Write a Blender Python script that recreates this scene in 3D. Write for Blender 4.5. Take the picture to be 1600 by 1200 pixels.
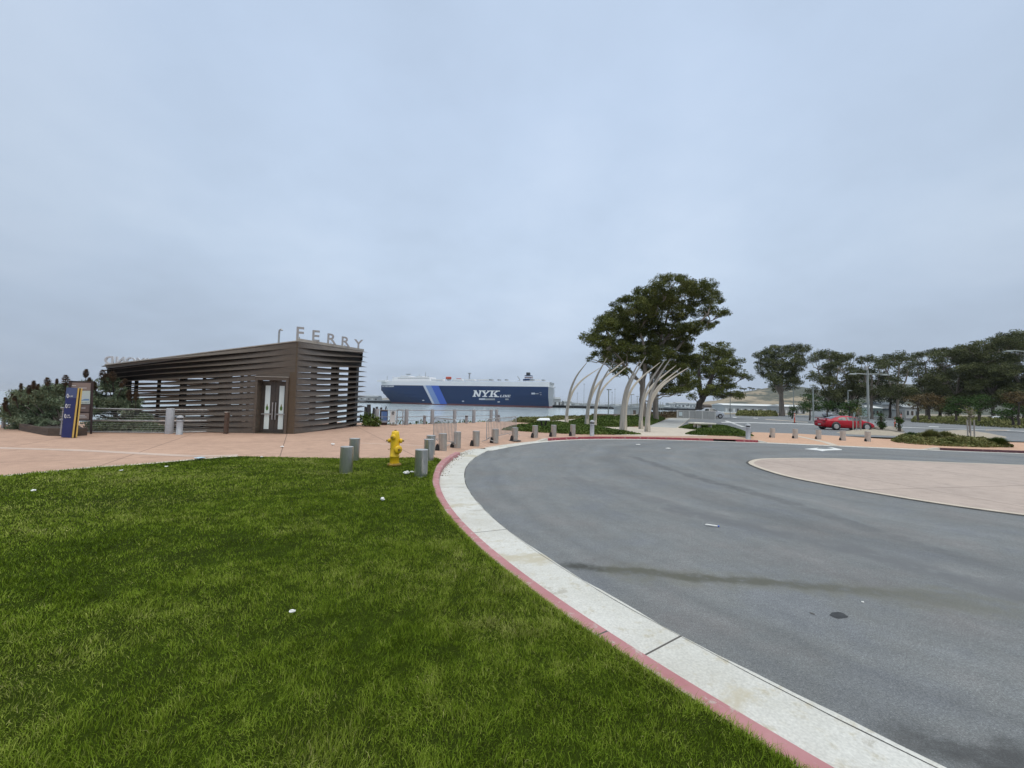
import bpy, bmesh, math, random
import numpy as np
from mathutils import Vector, Matrix
random.seed(7); rng = np.random.default_rng(7)
SC = bpy.context.scene
COL = SC.collection
rad = math.radians
for o in list(bpy.data.objects): bpy.data.objects.remove(o)

# ------------------------------------------------------------------ camera
PITCH, ROLL, EYE, FPX = rad(2.65), rad(1.4), 1.82, 625.0
fw = np.array([0, math.cos(PITCH), math.sin(PITCH)])
r0 = np.array([1.0, 0, 0]); u0 = np.cross(r0, fw)
rt = r0*math.cos(ROLL) + u0*math.sin(ROLL)
up = u0*math.cos(ROLL) - r0*math.sin(ROLL)
cam = bpy.data.cameras.new('camera'); cam_o = bpy.data.objects.new('camera', cam); COL.objects.link(cam_o)
cam.sensor_width = 36; cam.lens = 36*FPX/1600; cam.clip_start = .05; cam.clip_end = 20000
M = Matrix((rt, up, -fw)).transposed().to_4x4(); M.translation = (0, 0, EYE)
cam_o.matrix_world = M
SC.camera = cam_o

def ray(x, y): return fw + rt*(x-800)/FPX + up*(600-y)/FPX
def G(x, y, z=0.0):                       # where a sight line meets the level z
    d = ray(x, y); t = (z-EYE)/d[2]
    return Vector((d[0]*t, d[1]*t, z))
def U(x, y, dep):                         # point on a sight line at ground distance dep
    d = ray(x, y); t = dep/d[1]
    return Vector((d[0]*t, d[1]*t, EYE+d[2]*t))

# ------------------------------------------------------------------ world, sun, exposure
SUN_EL, SUN_AZ = rad(58), rad(140)         # azimuth clockwise from +Y
W = bpy.data.worlds.new('World'); SC.world = W; W.use_nodes = True
nt = W.node_tree; nt.nodes.clear()
def N(nt, typ, **k):
    n = nt.nodes.new(typ)
    for a, v in k.items(): setattr(n, a, v)
    return n
out = N(nt, 'ShaderNodeOutputWorld'); bg = N(nt, 'ShaderNodeBackground'); bg.inputs[1].default_value = .1
sky = N(nt, 'ShaderNodeTexSky', sky_type='NISHITA', sun_disc=False, sun_elevation=SUN_EL, sun_rotation=SUN_AZ)
sky.air_density = 1.2; sky.dust_density = 3
tc = N(nt, 'ShaderNodeTexCoord'); sep = N(nt, 'ShaderNodeSeparateXYZ')
nt.links.new(tc.outputs['Generated'], sep.inputs[0])
def mth(nt, op, a, b=None, clamp=False):
    n = N(nt, 'ShaderNodeMath', operation=op, use_clamp=clamp)
    for i, v in enumerate((a, b)):
        if v is None: continue
        if isinstance(v, (int, float)): n.inputs[i].default_value = v
        else: nt.links.new(v, n.inputs[i])
    return n.outputs[0]
zc = mth(nt, 'ADD', mth(nt, 'MAXIMUM', sep.outputs[2], 0.0), .28)
cx = mth(nt, 'DIVIDE', sep.outputs[0], zc); cy = mth(nt, 'DIVIDE', sep.outputs[1], zc)
cmb = N(nt, 'ShaderNodeCombineXYZ'); nt.links.new(cx, cmb.inputs[0]); nt.links.new(cy, cmb.inputs[1])
def noise(nt, vec, scale, detail=4, rough=.5):
    n = N(nt, 'ShaderNodeTexNoise'); n.inputs['Scale'].default_value = scale
    n.inputs['Detail'].default_value = detail; n.inputs['Roughness'].default_value = rough
    if vec is not None: nt.links.new(vec, n.inputs['Vector'])
    return n.outputs['Fac']
def ramp(nt, fac, stops):
    n = N(nt, 'ShaderNodeValToRGB'); el = n.color_ramp.elements
    while len(el) < len(stops): el.new(.5)
    for e, (p, c) in zip(el, stops):
        e.position = p; e.color = (*c, 1) if len(c) == 3 else c
    nt.links.new(fac, n.inputs[0]); return n.outputs[0]
def mix(nt, fac, a, b, mode='MIX'):
    n = N(nt, 'ShaderNodeMix', data_type='RGBA', blend_type=mode)
    for s, v in ((n.inputs[0], fac), (n.inputs[6], a), (n.inputs[7], b)):
        if isinstance(v, (int, float)): s.default_value = v
        elif isinstance(v, tuple): s.default_value = (*v, 1)
        else: nt.links.new(v, s)
    return n.outputs[2]
cl = noise(nt, cmb.outputs[0], .75, 5, .5)
cl2 = noise(nt, cmb.outputs[0], 2.6, 5, .55)
clm = mth(nt, 'ADD', mth(nt, 'MULTIPLY', cl, .76), mth(nt, 'MULTIPLY', cl2, .24))
cloud = ramp(nt, clm, [(.30, (3.80, 4.62, 5.74)), (.50, (4.56, 5.52, 6.85)), (.68, (5.42, 6.34, 7.6))])
# brightness of an overcast dome: dim band at the horizon, paler above it, boosted and warmed overhead, out of view, to light the ground
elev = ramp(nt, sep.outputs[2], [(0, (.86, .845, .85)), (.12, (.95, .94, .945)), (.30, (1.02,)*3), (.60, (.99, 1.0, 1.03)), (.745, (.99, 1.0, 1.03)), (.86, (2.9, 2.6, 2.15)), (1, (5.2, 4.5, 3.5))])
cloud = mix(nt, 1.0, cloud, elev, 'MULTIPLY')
dotn = N(nt, 'ShaderNodeVectorMath', operation='DOT_PRODUCT'); nt.links.new(tc.outputs['Generated'], dotn.inputs[0]); dotn.inputs[1].default_value = (.03, .85, .53)
lobe = N(nt, 'ShaderNodeMapRange', interpolation_type='SMOOTHSTEP'); nt.links.new(dotn.outputs['Value'], lobe.inputs[0])
lobe.inputs[1].default_value = .45; lobe.inputs[2].default_value = 1.0; lobe.inputs[3].default_value = 1.0; lobe.inputs[4].default_value = 1.27
vm = N(nt, 'ShaderNodeVectorMath', operation='SCALE'); nt.links.new(cloud, vm.inputs[0]); nt.links.new(lobe.outputs[0], vm.inputs['Scale']); cloud = vm.outputs[0]
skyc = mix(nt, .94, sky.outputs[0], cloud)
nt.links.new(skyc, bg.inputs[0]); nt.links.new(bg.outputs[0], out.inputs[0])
sl = bpy.data.lights.new('sun', 'SUN'); sl.energy = .9; sl.angle = rad(40); sl.color = (1, .93, .83)
so = bpy.data.objects.new('sun', sl); COL.objects.link(so)
sd = Vector((math.sin(SUN_AZ)*math.cos(SUN_EL), math.cos(SUN_AZ)*math.cos(SUN_EL), math.sin(SUN_EL)))
so.rotation_euler = sd.to_track_quat('Z', 'Y').to_euler(); so.location = (0, 0, 60)
SC.view_settings.view_transform = 'Standard'; SC.view_settings.look = 'None'
SC.view_settings.exposure = 0; SC.view_settings.gamma = 1

# ------------------------------------------------------------------ materials
def mat(name, c, rough=.7, metal=0.0, c2=None, scale=4, detail=6, bump=0.0, bscale=None, spec=None, lo=.35, hi=.65, rvar=0, stretch=None):
    m = bpy.data.materials.new(name); m.use_nodes = True; t = m.node_tree; b = t.nodes['Principled BSDF']
    b.inputs['Base Color'].default_value = (*c, 1); b.inputs['Roughness'].default_value = rough; b.inputs['Metallic'].default_value = metal
    if spec is not None: b.inputs['Specular IOR Level'].default_value = spec
    if c2 is None: c2 = tuple(x*.82 for x in c)
    co = N(t, 'ShaderNodeTexCoord').outputs['Object']
    if stretch:
        mp = N(t, 'ShaderNodeMapping'); mp.inputs['Scale'].default_value = stretch; t.links.new(co, mp.inputs[0]); co = mp.outputs[0]
    n = noise(t, co, scale, detail, .6)
    t.links.new(ramp(t, n, [(lo, c), (hi, c2)]), b.inputs['Base Color'])
    if rvar: t.links.new(mth(t, 'ADD', mth(t, 'MULTIPLY', n, rvar), rough-rvar/2), b.inputs['Roughness'])
    if bump:
        bp = N(t, 'ShaderNodeBump'); bp.inputs['Strength'].default_value = bump; bp.inputs['Distance'].default_value = .02
        t.links.new(noise(t, co, bscale or scale*6, 4), bp.inputs['Height']); t.links.new(bp.outputs[0], b.inputs['Normal'])
    return m
def leafmat(name, cols, scale=.6, rough=.6, spec=.15):
    m = bpy.data.materials.new(name); m.use_nodes = True; t = m.node_tree; b = t.nodes['Principled BSDF']
    a = N(t, 'ShaderNodeAttribute', attribute_name='rnd'); 
    geo = N(t, 'ShaderNodeNewGeometry')
    n = noise(t, geo.outputs['Position'], scale, 3)
    fac = mth(t, 'ADD', mth(t, 'MULTIPLY', a.outputs['Fac'], .55), mth(t, 'MULTIPLY', n, .5))
    k = len(cols)
    c = ramp(t, fac, [(.18+.68*i/(k-1), cc) for i, cc in enumerate(cols)])
    t.links.new(c, b.inputs['Base Color']); b.inputs['Roughness'].default_value = rough
    b.inputs['Specular IOR Level'].default_value = spec
    return m

# ------------------------------------------------------------------ mesh helpers
def rootloc(p):
    if p is None: return Vector((0, 0, 0))
    while p.parent is not None: p = p.parent
    return Vector(p.location)
class MB:
    def __init__(s): s.v = []; s.f = []; s.m = []; s.sm = []
    def add(s, vs, fs, mi=0, smooth=False):
        o = len(s.v); s.v += [tuple(v) for v in vs]
        for f in fs: s.f.append([i+o for i in f]); s.m.append(mi); s.sm.append(smooth)
        return s
    def box(s, c, d, rz=0.0, mi=0, R=None, bev=0.0):
        hx, hy, hz = d[0]/2, d[1]/2, d[2]/2
        P = [(x, y, z) for z in (-hz, hz) for y in (-hy, hy) for x in (-hx, hx)]
        F = [(0, 2, 3, 1), (4, 5, 7, 6), (0, 1, 5, 4), (2, 6, 7, 3), (0, 4, 6, 2), (1, 3, 7, 5)]
        if bev:
            bm = bmesh.new(); vv = [bm.verts.new(p) for p in P]
            for f in F: bm.faces.new([vv[i] for i in f])
            bmesh.ops.bevel(bm, geom=list(bm.edges), offset=bev, segments=2, affect='EDGES', profile=.5)
            bm.verts.index_update(); P = [v.co[:] for v in bm.verts]; F = [[v.index for v in f.verts] for f in bm.faces]; bm.free()
        R = R or Matrix.Rotation(rz, 3, 'Z')
        return s.add([R @ Vector(p) + Vector(c) for p in P], F, mi)
    def tube(s, pts, r, n=8, mi=0, smooth=True, cap=True, flat=None):
        pts = [Vector(p) for p in pts]; k = len(pts)
        rs = r if hasattr(r, '__len__') else [r]*k
        V = []; pu = None
        for i, p in enumerate(pts):
            t = (pts[min(i+1, k-1)] - pts[max(i-1, 0)]).normalized()
            if pu is None: pu = t.cross(Vector((0, 0, 1)) if abs(t.z) < .95 else Vector((0, 1, 0))).normalized()
            else: pu = (pu - t*pu.dot(t)).normalized()
            w = t.cross(pu)
            for j in range(n):
                a = 2*math.pi*j/n
                V.append(p + (pu*math.cos(a) + w*math.sin(a)*(flat or 1))*rs[i])
        F = [(i*n+j, i*n+(j+1) % n, (i+1)*n+(j+1) % n, (i+1)*n+j) for i in range(k-1) for j in range(n)]
        s.add(V, F, mi, smooth)
        if cap:
            s.add(V[:n], [list(range(n))[::-1]], mi); s.add(V[-n:], [list(range(n))], mi)
        return s
    def lathe(s, prof, c=(0, 0, 0), n=24, mi=0, R=None, smooth=True):
        V = []; R = R or Matrix.Identity(3)
        for r, z in prof:
            for j in range(n):
                a = 2*math.pi*j/n; V.append(R @ Vector((r*math.cos(a), r*math.sin(a), z)) + Vector(c))
        k = len(prof)
        s.add(V, [(i*n+j, i*n+(j+1) % n, (i+1)*n+(j+1) % n, (i+1)*n+j) for i in range(k-1) for j in range(n)], mi, smooth)
        if prof[0][0] > 1e-4: s.add(V[:n], [list(range(n))[::-1]], mi)
        if prof[-1][0] > 1e-4: s.add(V[-n:], [list(range(n))], mi)
        return s
    def prism(s, poly, z0, z1, mi=0, fr=None):      # poly (a,b); fr maps (a,b,c) to space
        fr = fr or (lambda a, b, c: (a, b, c)); n = len(poly)
        V = [fr(a, b, z0) for a, b in poly] + [fr(a, b, z1) for a, b in poly]
        F = [list(range(n))[::-1], list(range(n, 2*n))] + [(i, (i+1) % n, n+(i+1) % n, n+i) for i in range(n)]
        return s.add(V, F, mi)
    def build(s, name, mats, parent=None, base=None, fix=True):
        me = bpy.data.meshes.new(name)
        b = Vector(base) if base is not None else rootloc(parent)
        me.from_pydata([tuple(Vector(v)-b) for v in s.v], [], s.f)
        for m in (mats if isinstance(mats, (list, tuple)) else [mats]): me.materials.append(m)
        me.polygons.foreach_set('material_index', s.m); me.polygons.foreach_set('use_smooth', s.sm)
        if fix:
            bm = bmesh.new(); bm.from_mesh(me); bmesh.ops.recalc_face_normals(bm, faces=bm.faces[:]); bm.to_mesh(me); bm.free()
        me.update()
        o = bpy.data.objects.new(name, me); COL.objects.link(o)
        if parent is not None: o.parent = parent
        elif base is not None: o.location = b
        return o
def tag(o, label=None, cat=None, group=None, kind=None):
    for k, v in (('label', label), ('category', cat), ('group', group), ('kind', kind)):
        if v: o[k] = v
    return o
def thing(name, label, cat, loc, rz=0.0, group=None):
    o = bpy.data.objects.new(name, None); COL.objects.link(o); o.location = loc; o.rotation_euler = (0, 0, rz)
    o.empty_display_size = .2
    return tag(o, label, cat, group)
def L(mb, name, mats, parent):          # part in the thing's own (local) coordinates, sub-parts too
    return mb.build(name, mats, parent, base=(0, 0, 0))
def dup(root, loc, rz, label, group=None, scale=None):
    r = root.copy(); COL.objects.link(r); r.location = loc; r.rotation_euler = (0, 0, rz); r['label'] = label
    if group: r['group'] = group
    if scale: r.scale = scale
    for ch in list(root.children):
        c = ch.copy(); COL.objects.link(c); c.parent = r
        for g in ch.children:
            d = g.copy(); COL.objects.link(d); d.parent = c
    return r
def npmesh(name, V, F, mats, rnd=None, parent=None, loc=None):
    me = bpy.data.meshes.new(name); V = np.asarray(V, np.float32); F = np.asarray(F, np.int32); k = F.shape[1]
    me.vertices.add(len(V)); me.vertices.foreach_set('co', V.ravel())
    me.loops.add(F.size); me.loops.foreach_set('vertex_index', F.ravel())
    me.polygons.add(len(F)); me.polygons.foreach_set('loop_start', np.arange(0, F.size, k, dtype=np.int32))
    me.polygons.foreach_set('loop_total', np.full(len(F), k, np.int32))
    me.materials.append(mats)
    if rnd is not None:
        at = me.attributes.new('rnd', 'FLOAT', 'FACE'); at.data.foreach_set('value', np.asarray(rnd, np.float32))
    me.update(calc_edges=True)
    o = bpy.data.objects.new(name, me); COL.objects.link(o)
    if parent is not None: o.parent = parent
    if loc is not None: o.location = loc
    return o
def text_mesh(txt, size, ext, mat_, name, parent, fr, mirror=False, shear=0.0, off=0.0, align='CENTER'):
    cu = bpy.data.curves.new('t', 'FONT'); cu.body = txt; cu.size = size; cu.extrude = ext; cu.shear = shear; cu.offset = off
    cu.align_x = align; cu.resolution_u = 3
    ob = bpy.data.objects.new('t', cu); COL.objects.link(ob)
    dg = bpy.context.evaluated_depsgraph_get(); me = bpy.data.meshes.new_from_object(ob.evaluated_get(dg))
    bpy.data.objects.remove(ob)
    for v in me.vertices: v.co = fr(v.co.x, v.co.y, v.co.z)
    me.materials.clear(); me.materials.append(mat_); me.name = name; me.update()
    bm = bmesh.new(); bm.from_mesh(me); bmesh.ops.recalc_face_normals(bm, faces=bm.faces[:]); bm.to_mesh(me); bm.free()
    o = bpy.data.objects.new(name, me); COL.objects.link(o); o.parent = parent
    return o
def smoothpath(pts, step=.3):
    P = [np.array(p[:2], float) for p in pts]; P = [2*P[0]-P[1]] + P + [2*P[-1]-P[-2]]; o = []
    for i in range(1, len(P)-2):
        a, b, c, d = P[i-1:i+3]; n = max(2, int(np.linalg.norm(c-b)/step))
        for j in range(n):
            t = j/n; o.append(.5*((2*b)+(c-a)*t+(2*a-5*b+4*c-d)*t*t+(3*b-a-3*c+d)*t**3))
    o.append(P[-2]); return np.array(o)
def normals2(P):
    T = np.gradient(P, axis=0); T /= np.linalg.norm(T, axis=1)[:, None]
    return np.stack([-T[:, 1], T[:, 0]], 1)
def strip(name, A, B, za, zb, m, kind='structure', u0_=0):
    A = np.asarray(A); B = np.asarray(B); n = len(A)
    za = np.broadcast_to(za, n); zb = np.broadcast_to(zb, n)
    V = [(A[i][0], A[i][1], za[i]) for i in range(n)] + [(B[i][0], B[i][1], zb[i]) for i in range(n)]
    me = bpy.data.meshes.new(name); me.from_pydata(V, [], [(i, i+1, n+i+1, n+i) for i in range(n-1)])
    d = np.concatenate([[0], np.cumsum(np.linalg.norm(np.diff(A, axis=0), axis=1))]) + u0_
    w = np.linalg.norm(A-B, axis=1)+abs(za-zb)
    uv = me.uv_layers.new(name='path')
    for p in me.polygons:
        for li in p.loop_indices:
            vi = me.loops[li].vertex_index
            uv.data[li].uv = (d[vi % n], 0 if vi < n else w[vi-n])
    me.materials.append(m); me.update()
    if me.polygons[0].normal.z < -.01: me.flip_normals()
    o = bpy.data.objects.new(name, me); COL.objects.link(o)
    if kind: o['kind'] = kind
    return o
def sheet(name, poly, z, m, kind='structure', thick=0.0):
    bm = bmesh.new(); vs = [bm.verts.new((p[0], p[1], z)) for p in poly]; f = bm.faces.new(vs)
    bmesh.ops.triangulate(bm, faces=[f])
    for f in bm.faces:
        if f.normal.z < 0: f.normal_flip()
    if thick:
        n = len(vs)
        lo = [bm.verts.new((p[0], p[1], z-thick)) for p in poly]
        for i in range(n): bm.faces.new((vs[i], vs[(i+1) % n], lo[(i+1) % n], lo[i]))
        bmesh.ops.recalc_face_normals(bm, faces=bm.faces[:])
        up_ = sum(f.normal.z*f.calc_area() for f in bm.faces)
        if up_ < 0: bmesh.ops.reverse_faces(bm, faces=bm.faces[:])
    me = bpy.data.meshes.new(name); bm.to_mesh(me); bm.free(); me.materials.append(m)
    o = bpy.data.objects.new(name, me); COL.objects.link(o)
    if kind: o['kind'] = kind
    return o
def inpoly(P, poly):
    x, y = P[:, 0], P[:, 1]; ins = np.zeros(len(P), bool); n = len(poly)
    for i in range(n):
        x1, y1 = poly[i][:2]; x2, y2 = poly[(i+1) % n][:2]
        c = ((y1 > y) != (y2 > y)) & (x < (x2-x1)*(y-y1)/((y2-y1) or 1e-9)+x1); ins ^= c
    return ins

# ================================================================== GROUND MATERIALS
def pos_xy(t):
    g = N(t, 'ShaderNodeNewGeometry'); return g.outputs['Position']
def start(name, rough):
    m = bpy.data.materials.new(name); m.use_nodes = True; t = m.node_tree; b = t.nodes['Principled BSDF']
    b.inputs['Roughness'].default_value = rough; return m, t, b
def add_bump(t, b, h, st, dist=.01):
    bp = N(t, 'ShaderNodeBump'); bp.inputs['Strength'].default_value = st; bp.inputs['Distance'].default_value = dist
    t.links.new(h, bp.inputs['Height']); t.links.new(bp.outputs[0], b.inputs['Normal'])
def sstep(t, v, a, b_):
    n = N(t, 'ShaderNodeMapRange', interpolation_type='SMOOTHSTEP'); n.inputs[1].default_value = a; n.inputs[2].default_value = b_
    t.links.new(v, n.inputs[0]); return n.outputs[0]

CC = (13.57, 11.63)
def asphalt_mat(name, worn=True, base=(.220, .226, .230), dark=(.162, .167, .171)):
    m, t, b = start(name, .85); p = pos_xy(t); s = N(t, 'ShaderNodeSeparateXYZ'); t.links.new(p, s.inputs[0])
    fine = noise(t, p, 230, 3, .7); mid = noise(t, p, 32, 5, .7); big = noise(t, p, .55, 5, .6)
    c = ramp(t, big, [(.30, dark), (.70, base)])
    c = mix(t, 1.0, c, ramp(t, mid, [(.32, (.74,)*3), (.68, (1.22,)*3)]), 'MULTIPLY')
    c = mix(t, 1.0, c, ramp(t, fine, [(.30, (.45,)*3), (.52, (.95,)*3), (.74, (1.75,)*3)]), 'MULTIPLY')
    c = mix(t, 1.0, c, ramp(t, noise(t, p, 95, 2, .5), [(.28, (.55,)*3), (.5, (.97,)*3), (.72, (1.5,)*3)]), 'MULTIPLY')
    c = mix(t, 1.0, c, ramp(t, noise(t, p, 5.5, 6, .75), [(.3, (.84,)*3), (.7, (1.14,)*3)]), 'MULTIPLY')
    vor = N(t, 'ShaderNodeTexVoronoi'); vor.inputs['Scale'].default_value = 38; t.links.new(p, vor.inputs['Vector'])
    c = mix(t, mth(t, 'LESS_THAN', vor.outputs['Distance'], .085), c, (.46, .45, .42))     # pale chips of stone
    hue = noise(t, p, .9, 4, .6)
    c = mix(t, .25, c, ramp(t, hue, [(.35, (.165, .185, .215)), (.5, (.19, .20, .19)), (.68, (.23, .20, .18))]))
    if worn:
        dx = mth(t, 'SUBTRACT', s.outputs[0], CC[0]); dy = mth(t, 'SUBTRACT', s.outputs[1], CC[1])
        r = mth(t, 'SQRT', mth(t, 'ADD', mth(t, 'MULTIPLY', dx, dx), mth(t, 'MULTIPLY', dy, dy)))
        wob = noise(t, p, .35, 3); rw = mth(t, 'ADD', r, mth(t, 'MULTIPLY', wob, 1.6))
        cmb = N(t, 'ShaderNodeCombineXYZ'); t.links.new(rw, cmb.inputs[0])
        bands = noise(t, cmb.outputs[0], .95, 4, .6)                                   # tyre wear runs round the circle
        c = mix(t, 1.0, c, ramp(t, bands, [(.36, (.80, .80, .81)), (.5, (.97,)*3), (.66, (1.09,)*3)]), 'MULTIPLY')
        sx, sy = 1.27, 4.05                                                             # a wet run-off streak from the gutter
        def streak(x0, y0, ang, w, ln, col, amt, c):
            ca, sa = math.cos(ang), math.sin(ang)
            ax = mth(t, 'SUBTRACT', s.outputs[0], x0); ay = mth(t, 'SUBTRACT', s.outputs[1], y0)
            al = mth(t, 'ADD', mth(t, 'MULTIPLY', ax, ca), mth(t, 'MULTIPLY', ay, sa))
            ac = mth(t, 'SUBTRACT', mth(t, 'MULTIPLY', ay, ca), mth(t, 'MULTIPLY', ax, sa))
            nn = noise(t, p, 2.2, 5, .7)
            lw = mth(t, 'MULTIPLY', mth(t, 'SUBTRACT', noise(t, p, .45, 3), .5), .9); d = mth(t, 'ABSOLUTE', mth(t, 'ADD', mth(t, 'ADD', ac, lw), mth(t, 'MULTIPLY', mth(t, 'SUBTRACT', nn, .5), w*2.4)))
            k = mth(t, 'MULTIPLY', sstep(t, d, w, w*.25), mth(t, 'MULTIPLY', sstep(t, al, -.1, .25), sstep(t, al, ln, ln*.3)))
            k = mth(t, 'MULTIPLY', k, sstep(t, noise(t, p, 4, 6, .75), .30, .56))
            return mix(t, mth(t, 'MULTIPLY', k, amt), c, col)
        p0 = G(885, 886); p1 = G(1300, 918)
        an = math.atan2(p1.y-p0.y, p1.x-p0.x)
        c = streak(p0.x-.15, p0.y, an, .17, 5.0, (.050, .050, .043), .95, c)
        c = streak(p0.x+.3, p0.y-.08, an, .36, 9.0, (.15, .145, .105), .45, c)
        q0 = G(1405, 1150); q1 = G(1640, 1190)
        c = streak(q0.x-.1, q0.y, math.atan2(q1.y-q0.y, q1.x-q0.x), .16, 2.6, (.04, .04, .04), .75, c)
        q0 = G(982, 712); q1 = G(1085, 744)
        c = streak(q0.x, q0.y, math.atan2(q1.y-q0.y, q1.x-q0.x), .25, 14, (.10, .102, .107), .8, c)
        q0 = G(1040, 790); q1 = G(1500, 905); c = streak(q0.x, q0.y, math.atan2(q1.y-q0.y, q1.x-q0.x), .30, 12, (.125, .128, .134), .7, c)
        q0 = G(880, 745); q1 = G(1300, 850); c = streak(q0.x, q0.y, math.atan2(q1.y-q0.y, q1.x-q0.x), .40, 14, (.135, .138, .144), .6, c)
    t.links.new(c, b.inputs['Base Color'])
    add_bump(t, b, mth(t, 'ADD', fine, mth(t, 'MULTIPLY', mid, .6)), .55, .006)
    return m
def pathuv(t):
    uv = N(t, 'ShaderNodeUVMap'); uv.uv_map = 'path'; s = N(t, 'ShaderNodeSeparateXYZ'); t.links.new(uv.outputs[0], s.inputs[0]); return s
def joints(t, s, every, w, off=0.0):
    mo = mth(t, 'MODULO', mth(t, 'ADD', s.outputs[0], off), every); return mth(t, 'LESS_THAN', mo, w)
def concrete_mat(name, c1, c2, joint=None, stain=(.36, .33, .25), red=None, rough=.85):
    m, t, b = start(name, rough); p = pos_xy(t)
    big = noise(t, p, 1.1, 6, .65); fine = noise(t, p, 60, 4, .6); md = noise(t, p, 6.5, 6, .7)
    c = ramp(t, big, [(.34, c1), (.66, c2)])
    c = mix(t, sstep(t, md, .52, .72), c, stain) if stain else c
    c = mix(t, sstep(t, noise(t, p, 17, 5, .7), .70, .76), c, tuple(min(1, x*1.22) for x in c1))
    c = mix(t, 1.0, c, ramp(t, fine, [(.3, (.84,)*3), (.7, (1.12,)*3)]), 'MULTIPLY')
    if red:
        wear = sstep(t, noise(t, p, 7, 6, .75), .55, .63)
        cr = ramp(t, noise(t, p, 3, 5, .65), [(.3, red[0]), (.7, red[1])])
        s2 = pathuv(t)
        edge = mth(t, 'MULTIPLY', sstep(t, s2.outputs[1], .085, .15), sstep(t, noise(t, p, 4, 5, .7), .45, .6))
        c = mix(t, mth(t, 'MAXIMUM', mth(t, 'MULTIPLY', wear, .85), mth(t, 'MULTIPLY', edge, .8)), cr, c)
    if name == 'gutter_concrete':
        s3 = pathuv(t); cv = N(t, 'ShaderNodeCombineXYZ'); t.links.new(mth(t, 'MULTIPLY', s3.outputs[0], 1.0), cv.inputs[0]); t.links.new(mth(t, 'MULTIPLY', s3.outputs[1], .45), cv.inputs[1])
        bn = noise(t, cv.outputs[0], 1.1, 7, .68)                    # run-off stains cross the gutter
        c = mix(t, mth(t, 'MULTIPLY', sstep(t, bn, .55, .63), .8), c, (.47, .42, .31)); c = mix(t, mth(t, 'MULTIPLY', sstep(t, noise(t, cv.outputs[0], 2.7, 6, .7), .60, .66), .6), c, (.36, .33, .27))
    h = fine
    if joint:
        s = pathuv(t); j = joints(t, s, *joint); c = mix(t, j, c, (.10, .09, .08)); h = mth(t, 'SUBTRACT', fine, mth(t, 'MULTIPLY', j, 3.0))
    t.links.new(c, b.inputs['Base Color']); add_bump(t, b, h, .35, .006)
    return m
def paving_mat(name, c1, c2, speck=(.62, .52, .45), grid=None):
    m, t, b = start(name, .9); p = pos_xy(t)
    big = noise(t, p, .35, 5, .6); fine = noise(t, p, 90, 4, .75); md = noise(t, p, 3, 6, .7)
    c = ramp(t, big, [(.34, c1), (.66, c2)])
    c = mix(t, 1.0, c, ramp(t, md, [(.3, (.86, .85, .84)), (.7, (1.08,)*3)]), 'MULTIPLY')
    c = mix(t, 1.0, c, ramp(t, fine, [(.3, (.72,)*3), (.7, (1.25,)*3)]), 'MULTIPLY')
    h = fine
    if grid:
        s = N(t, 'ShaderNodeSeparateXYZ'); t.links.new(p, s.inputs[0]); c = mix(t, sstep(t, noise(t, p, 1.3, 6, .75), .56, .70), c, tuple(x*.80 for x in c2)); c = mix(t, sstep(t, noise(t, p, 11, 3, .6), .70, .73), c, tuple(x*.62 for x in c2)); ca, sa = math.cos(grid[1]), math.sin(grid[1])
        a = mth(t, 'ADD', mth(t, 'MULTIPLY', s.outputs[0], ca), mth(t, 'MULTIPLY', s.outputs[1], sa))
        bb = mth(t, 'SUBTRACT', mth(t, 'MULTIPLY', s.outputs[1], ca), mth(t, 'MULTIPLY', s.outputs[0], sa))
        j = None
        for v in (a, bb):
            mo = mth(t, 'LESS_THAN', mth(t, 'PINGPONG', mth(t, 'ADD', v, 400), grid[0]/2), .014)
            j = mo if j is None else mth(t, 'MAXIMUM', j, mo)
        c = mix(t, mth(t, 'MULTIPLY', j, .9), c, tuple(x*.42 for x in c2))
    t.links.new(c, b.inputs['Base Color']); add_bump(t, b, h, .4, .006)
    return m

M_ASPH = asphalt_mat('asphalt'); M_LOT = asphalt_mat('parking_asphalt', False, (.215, .222, .235), (.17, .176, .185))
M_GUT = concrete_mat('gutter_concrete', (.64, .63, .59), (.53, .515, .465), (3.05, .016, .35), stain=(.47, .43, .335))
M_KERBC = concrete_mat('kerb_concrete', (.58, .55, .49), (.50, .46, .40), (3.05, .014, .35))
M_RED = concrete_mat('red_kerb_paint', (.52, .42, .38), (.44, .36, .33), (3.05, .014, .35), red=((.47, .235, .24), (.39, .165, .17)), stain=None)
M_REDF = concrete_mat('bright_red_kerb_paint', (.45, .32, .30), (.40, .30, .28), (3.05, .014, .35), red=((.33, .06, .075), (.26, .045, .06)), stain=None)
M_REDD = concrete_mat('dark_red_kerb_paint', (.20, .12, .12), (.16, .1, .1), None, red=((.10, .035, .045), (.08, .03, .04)), stain=None)
M_PLAZA = paving_mat('pink_paving', (.535, .345, .25), (.46, .295, .215), grid=(3.6, rad(28)))
M_PLAZA2 = paving_mat('orange_paving', (.60, .37, .25), (.54, .34, .23))
M_ISLE = paving_mat('pale_pink_concrete', (.49, .395, .34), (.42, .34, .295), grid=(4.2, rad(12)))
M_WALK = paving_mat('pale_walk_concrete', (.60, .52, .43), (.54, .47, .39))
M_GREYW = paving_mat('grey_walk_concrete', (.43, .43, .41), (.38, .38, .365), grid=(3, rad(-10)))
M_DIRT = paving_mat('dry_ground', (.30, .255, .19), (.22, .19, .13))
M_SEAM = mat('dark_seam', (.04, .04, .04), .95, c2=(.11, .105, .095), scale=6)
M_PAINT = mat('white_road_paint', (.74, .74, .72), .8, c2=(.55, .55, .54), scale=14, lo=.45, hi=.7)

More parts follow.
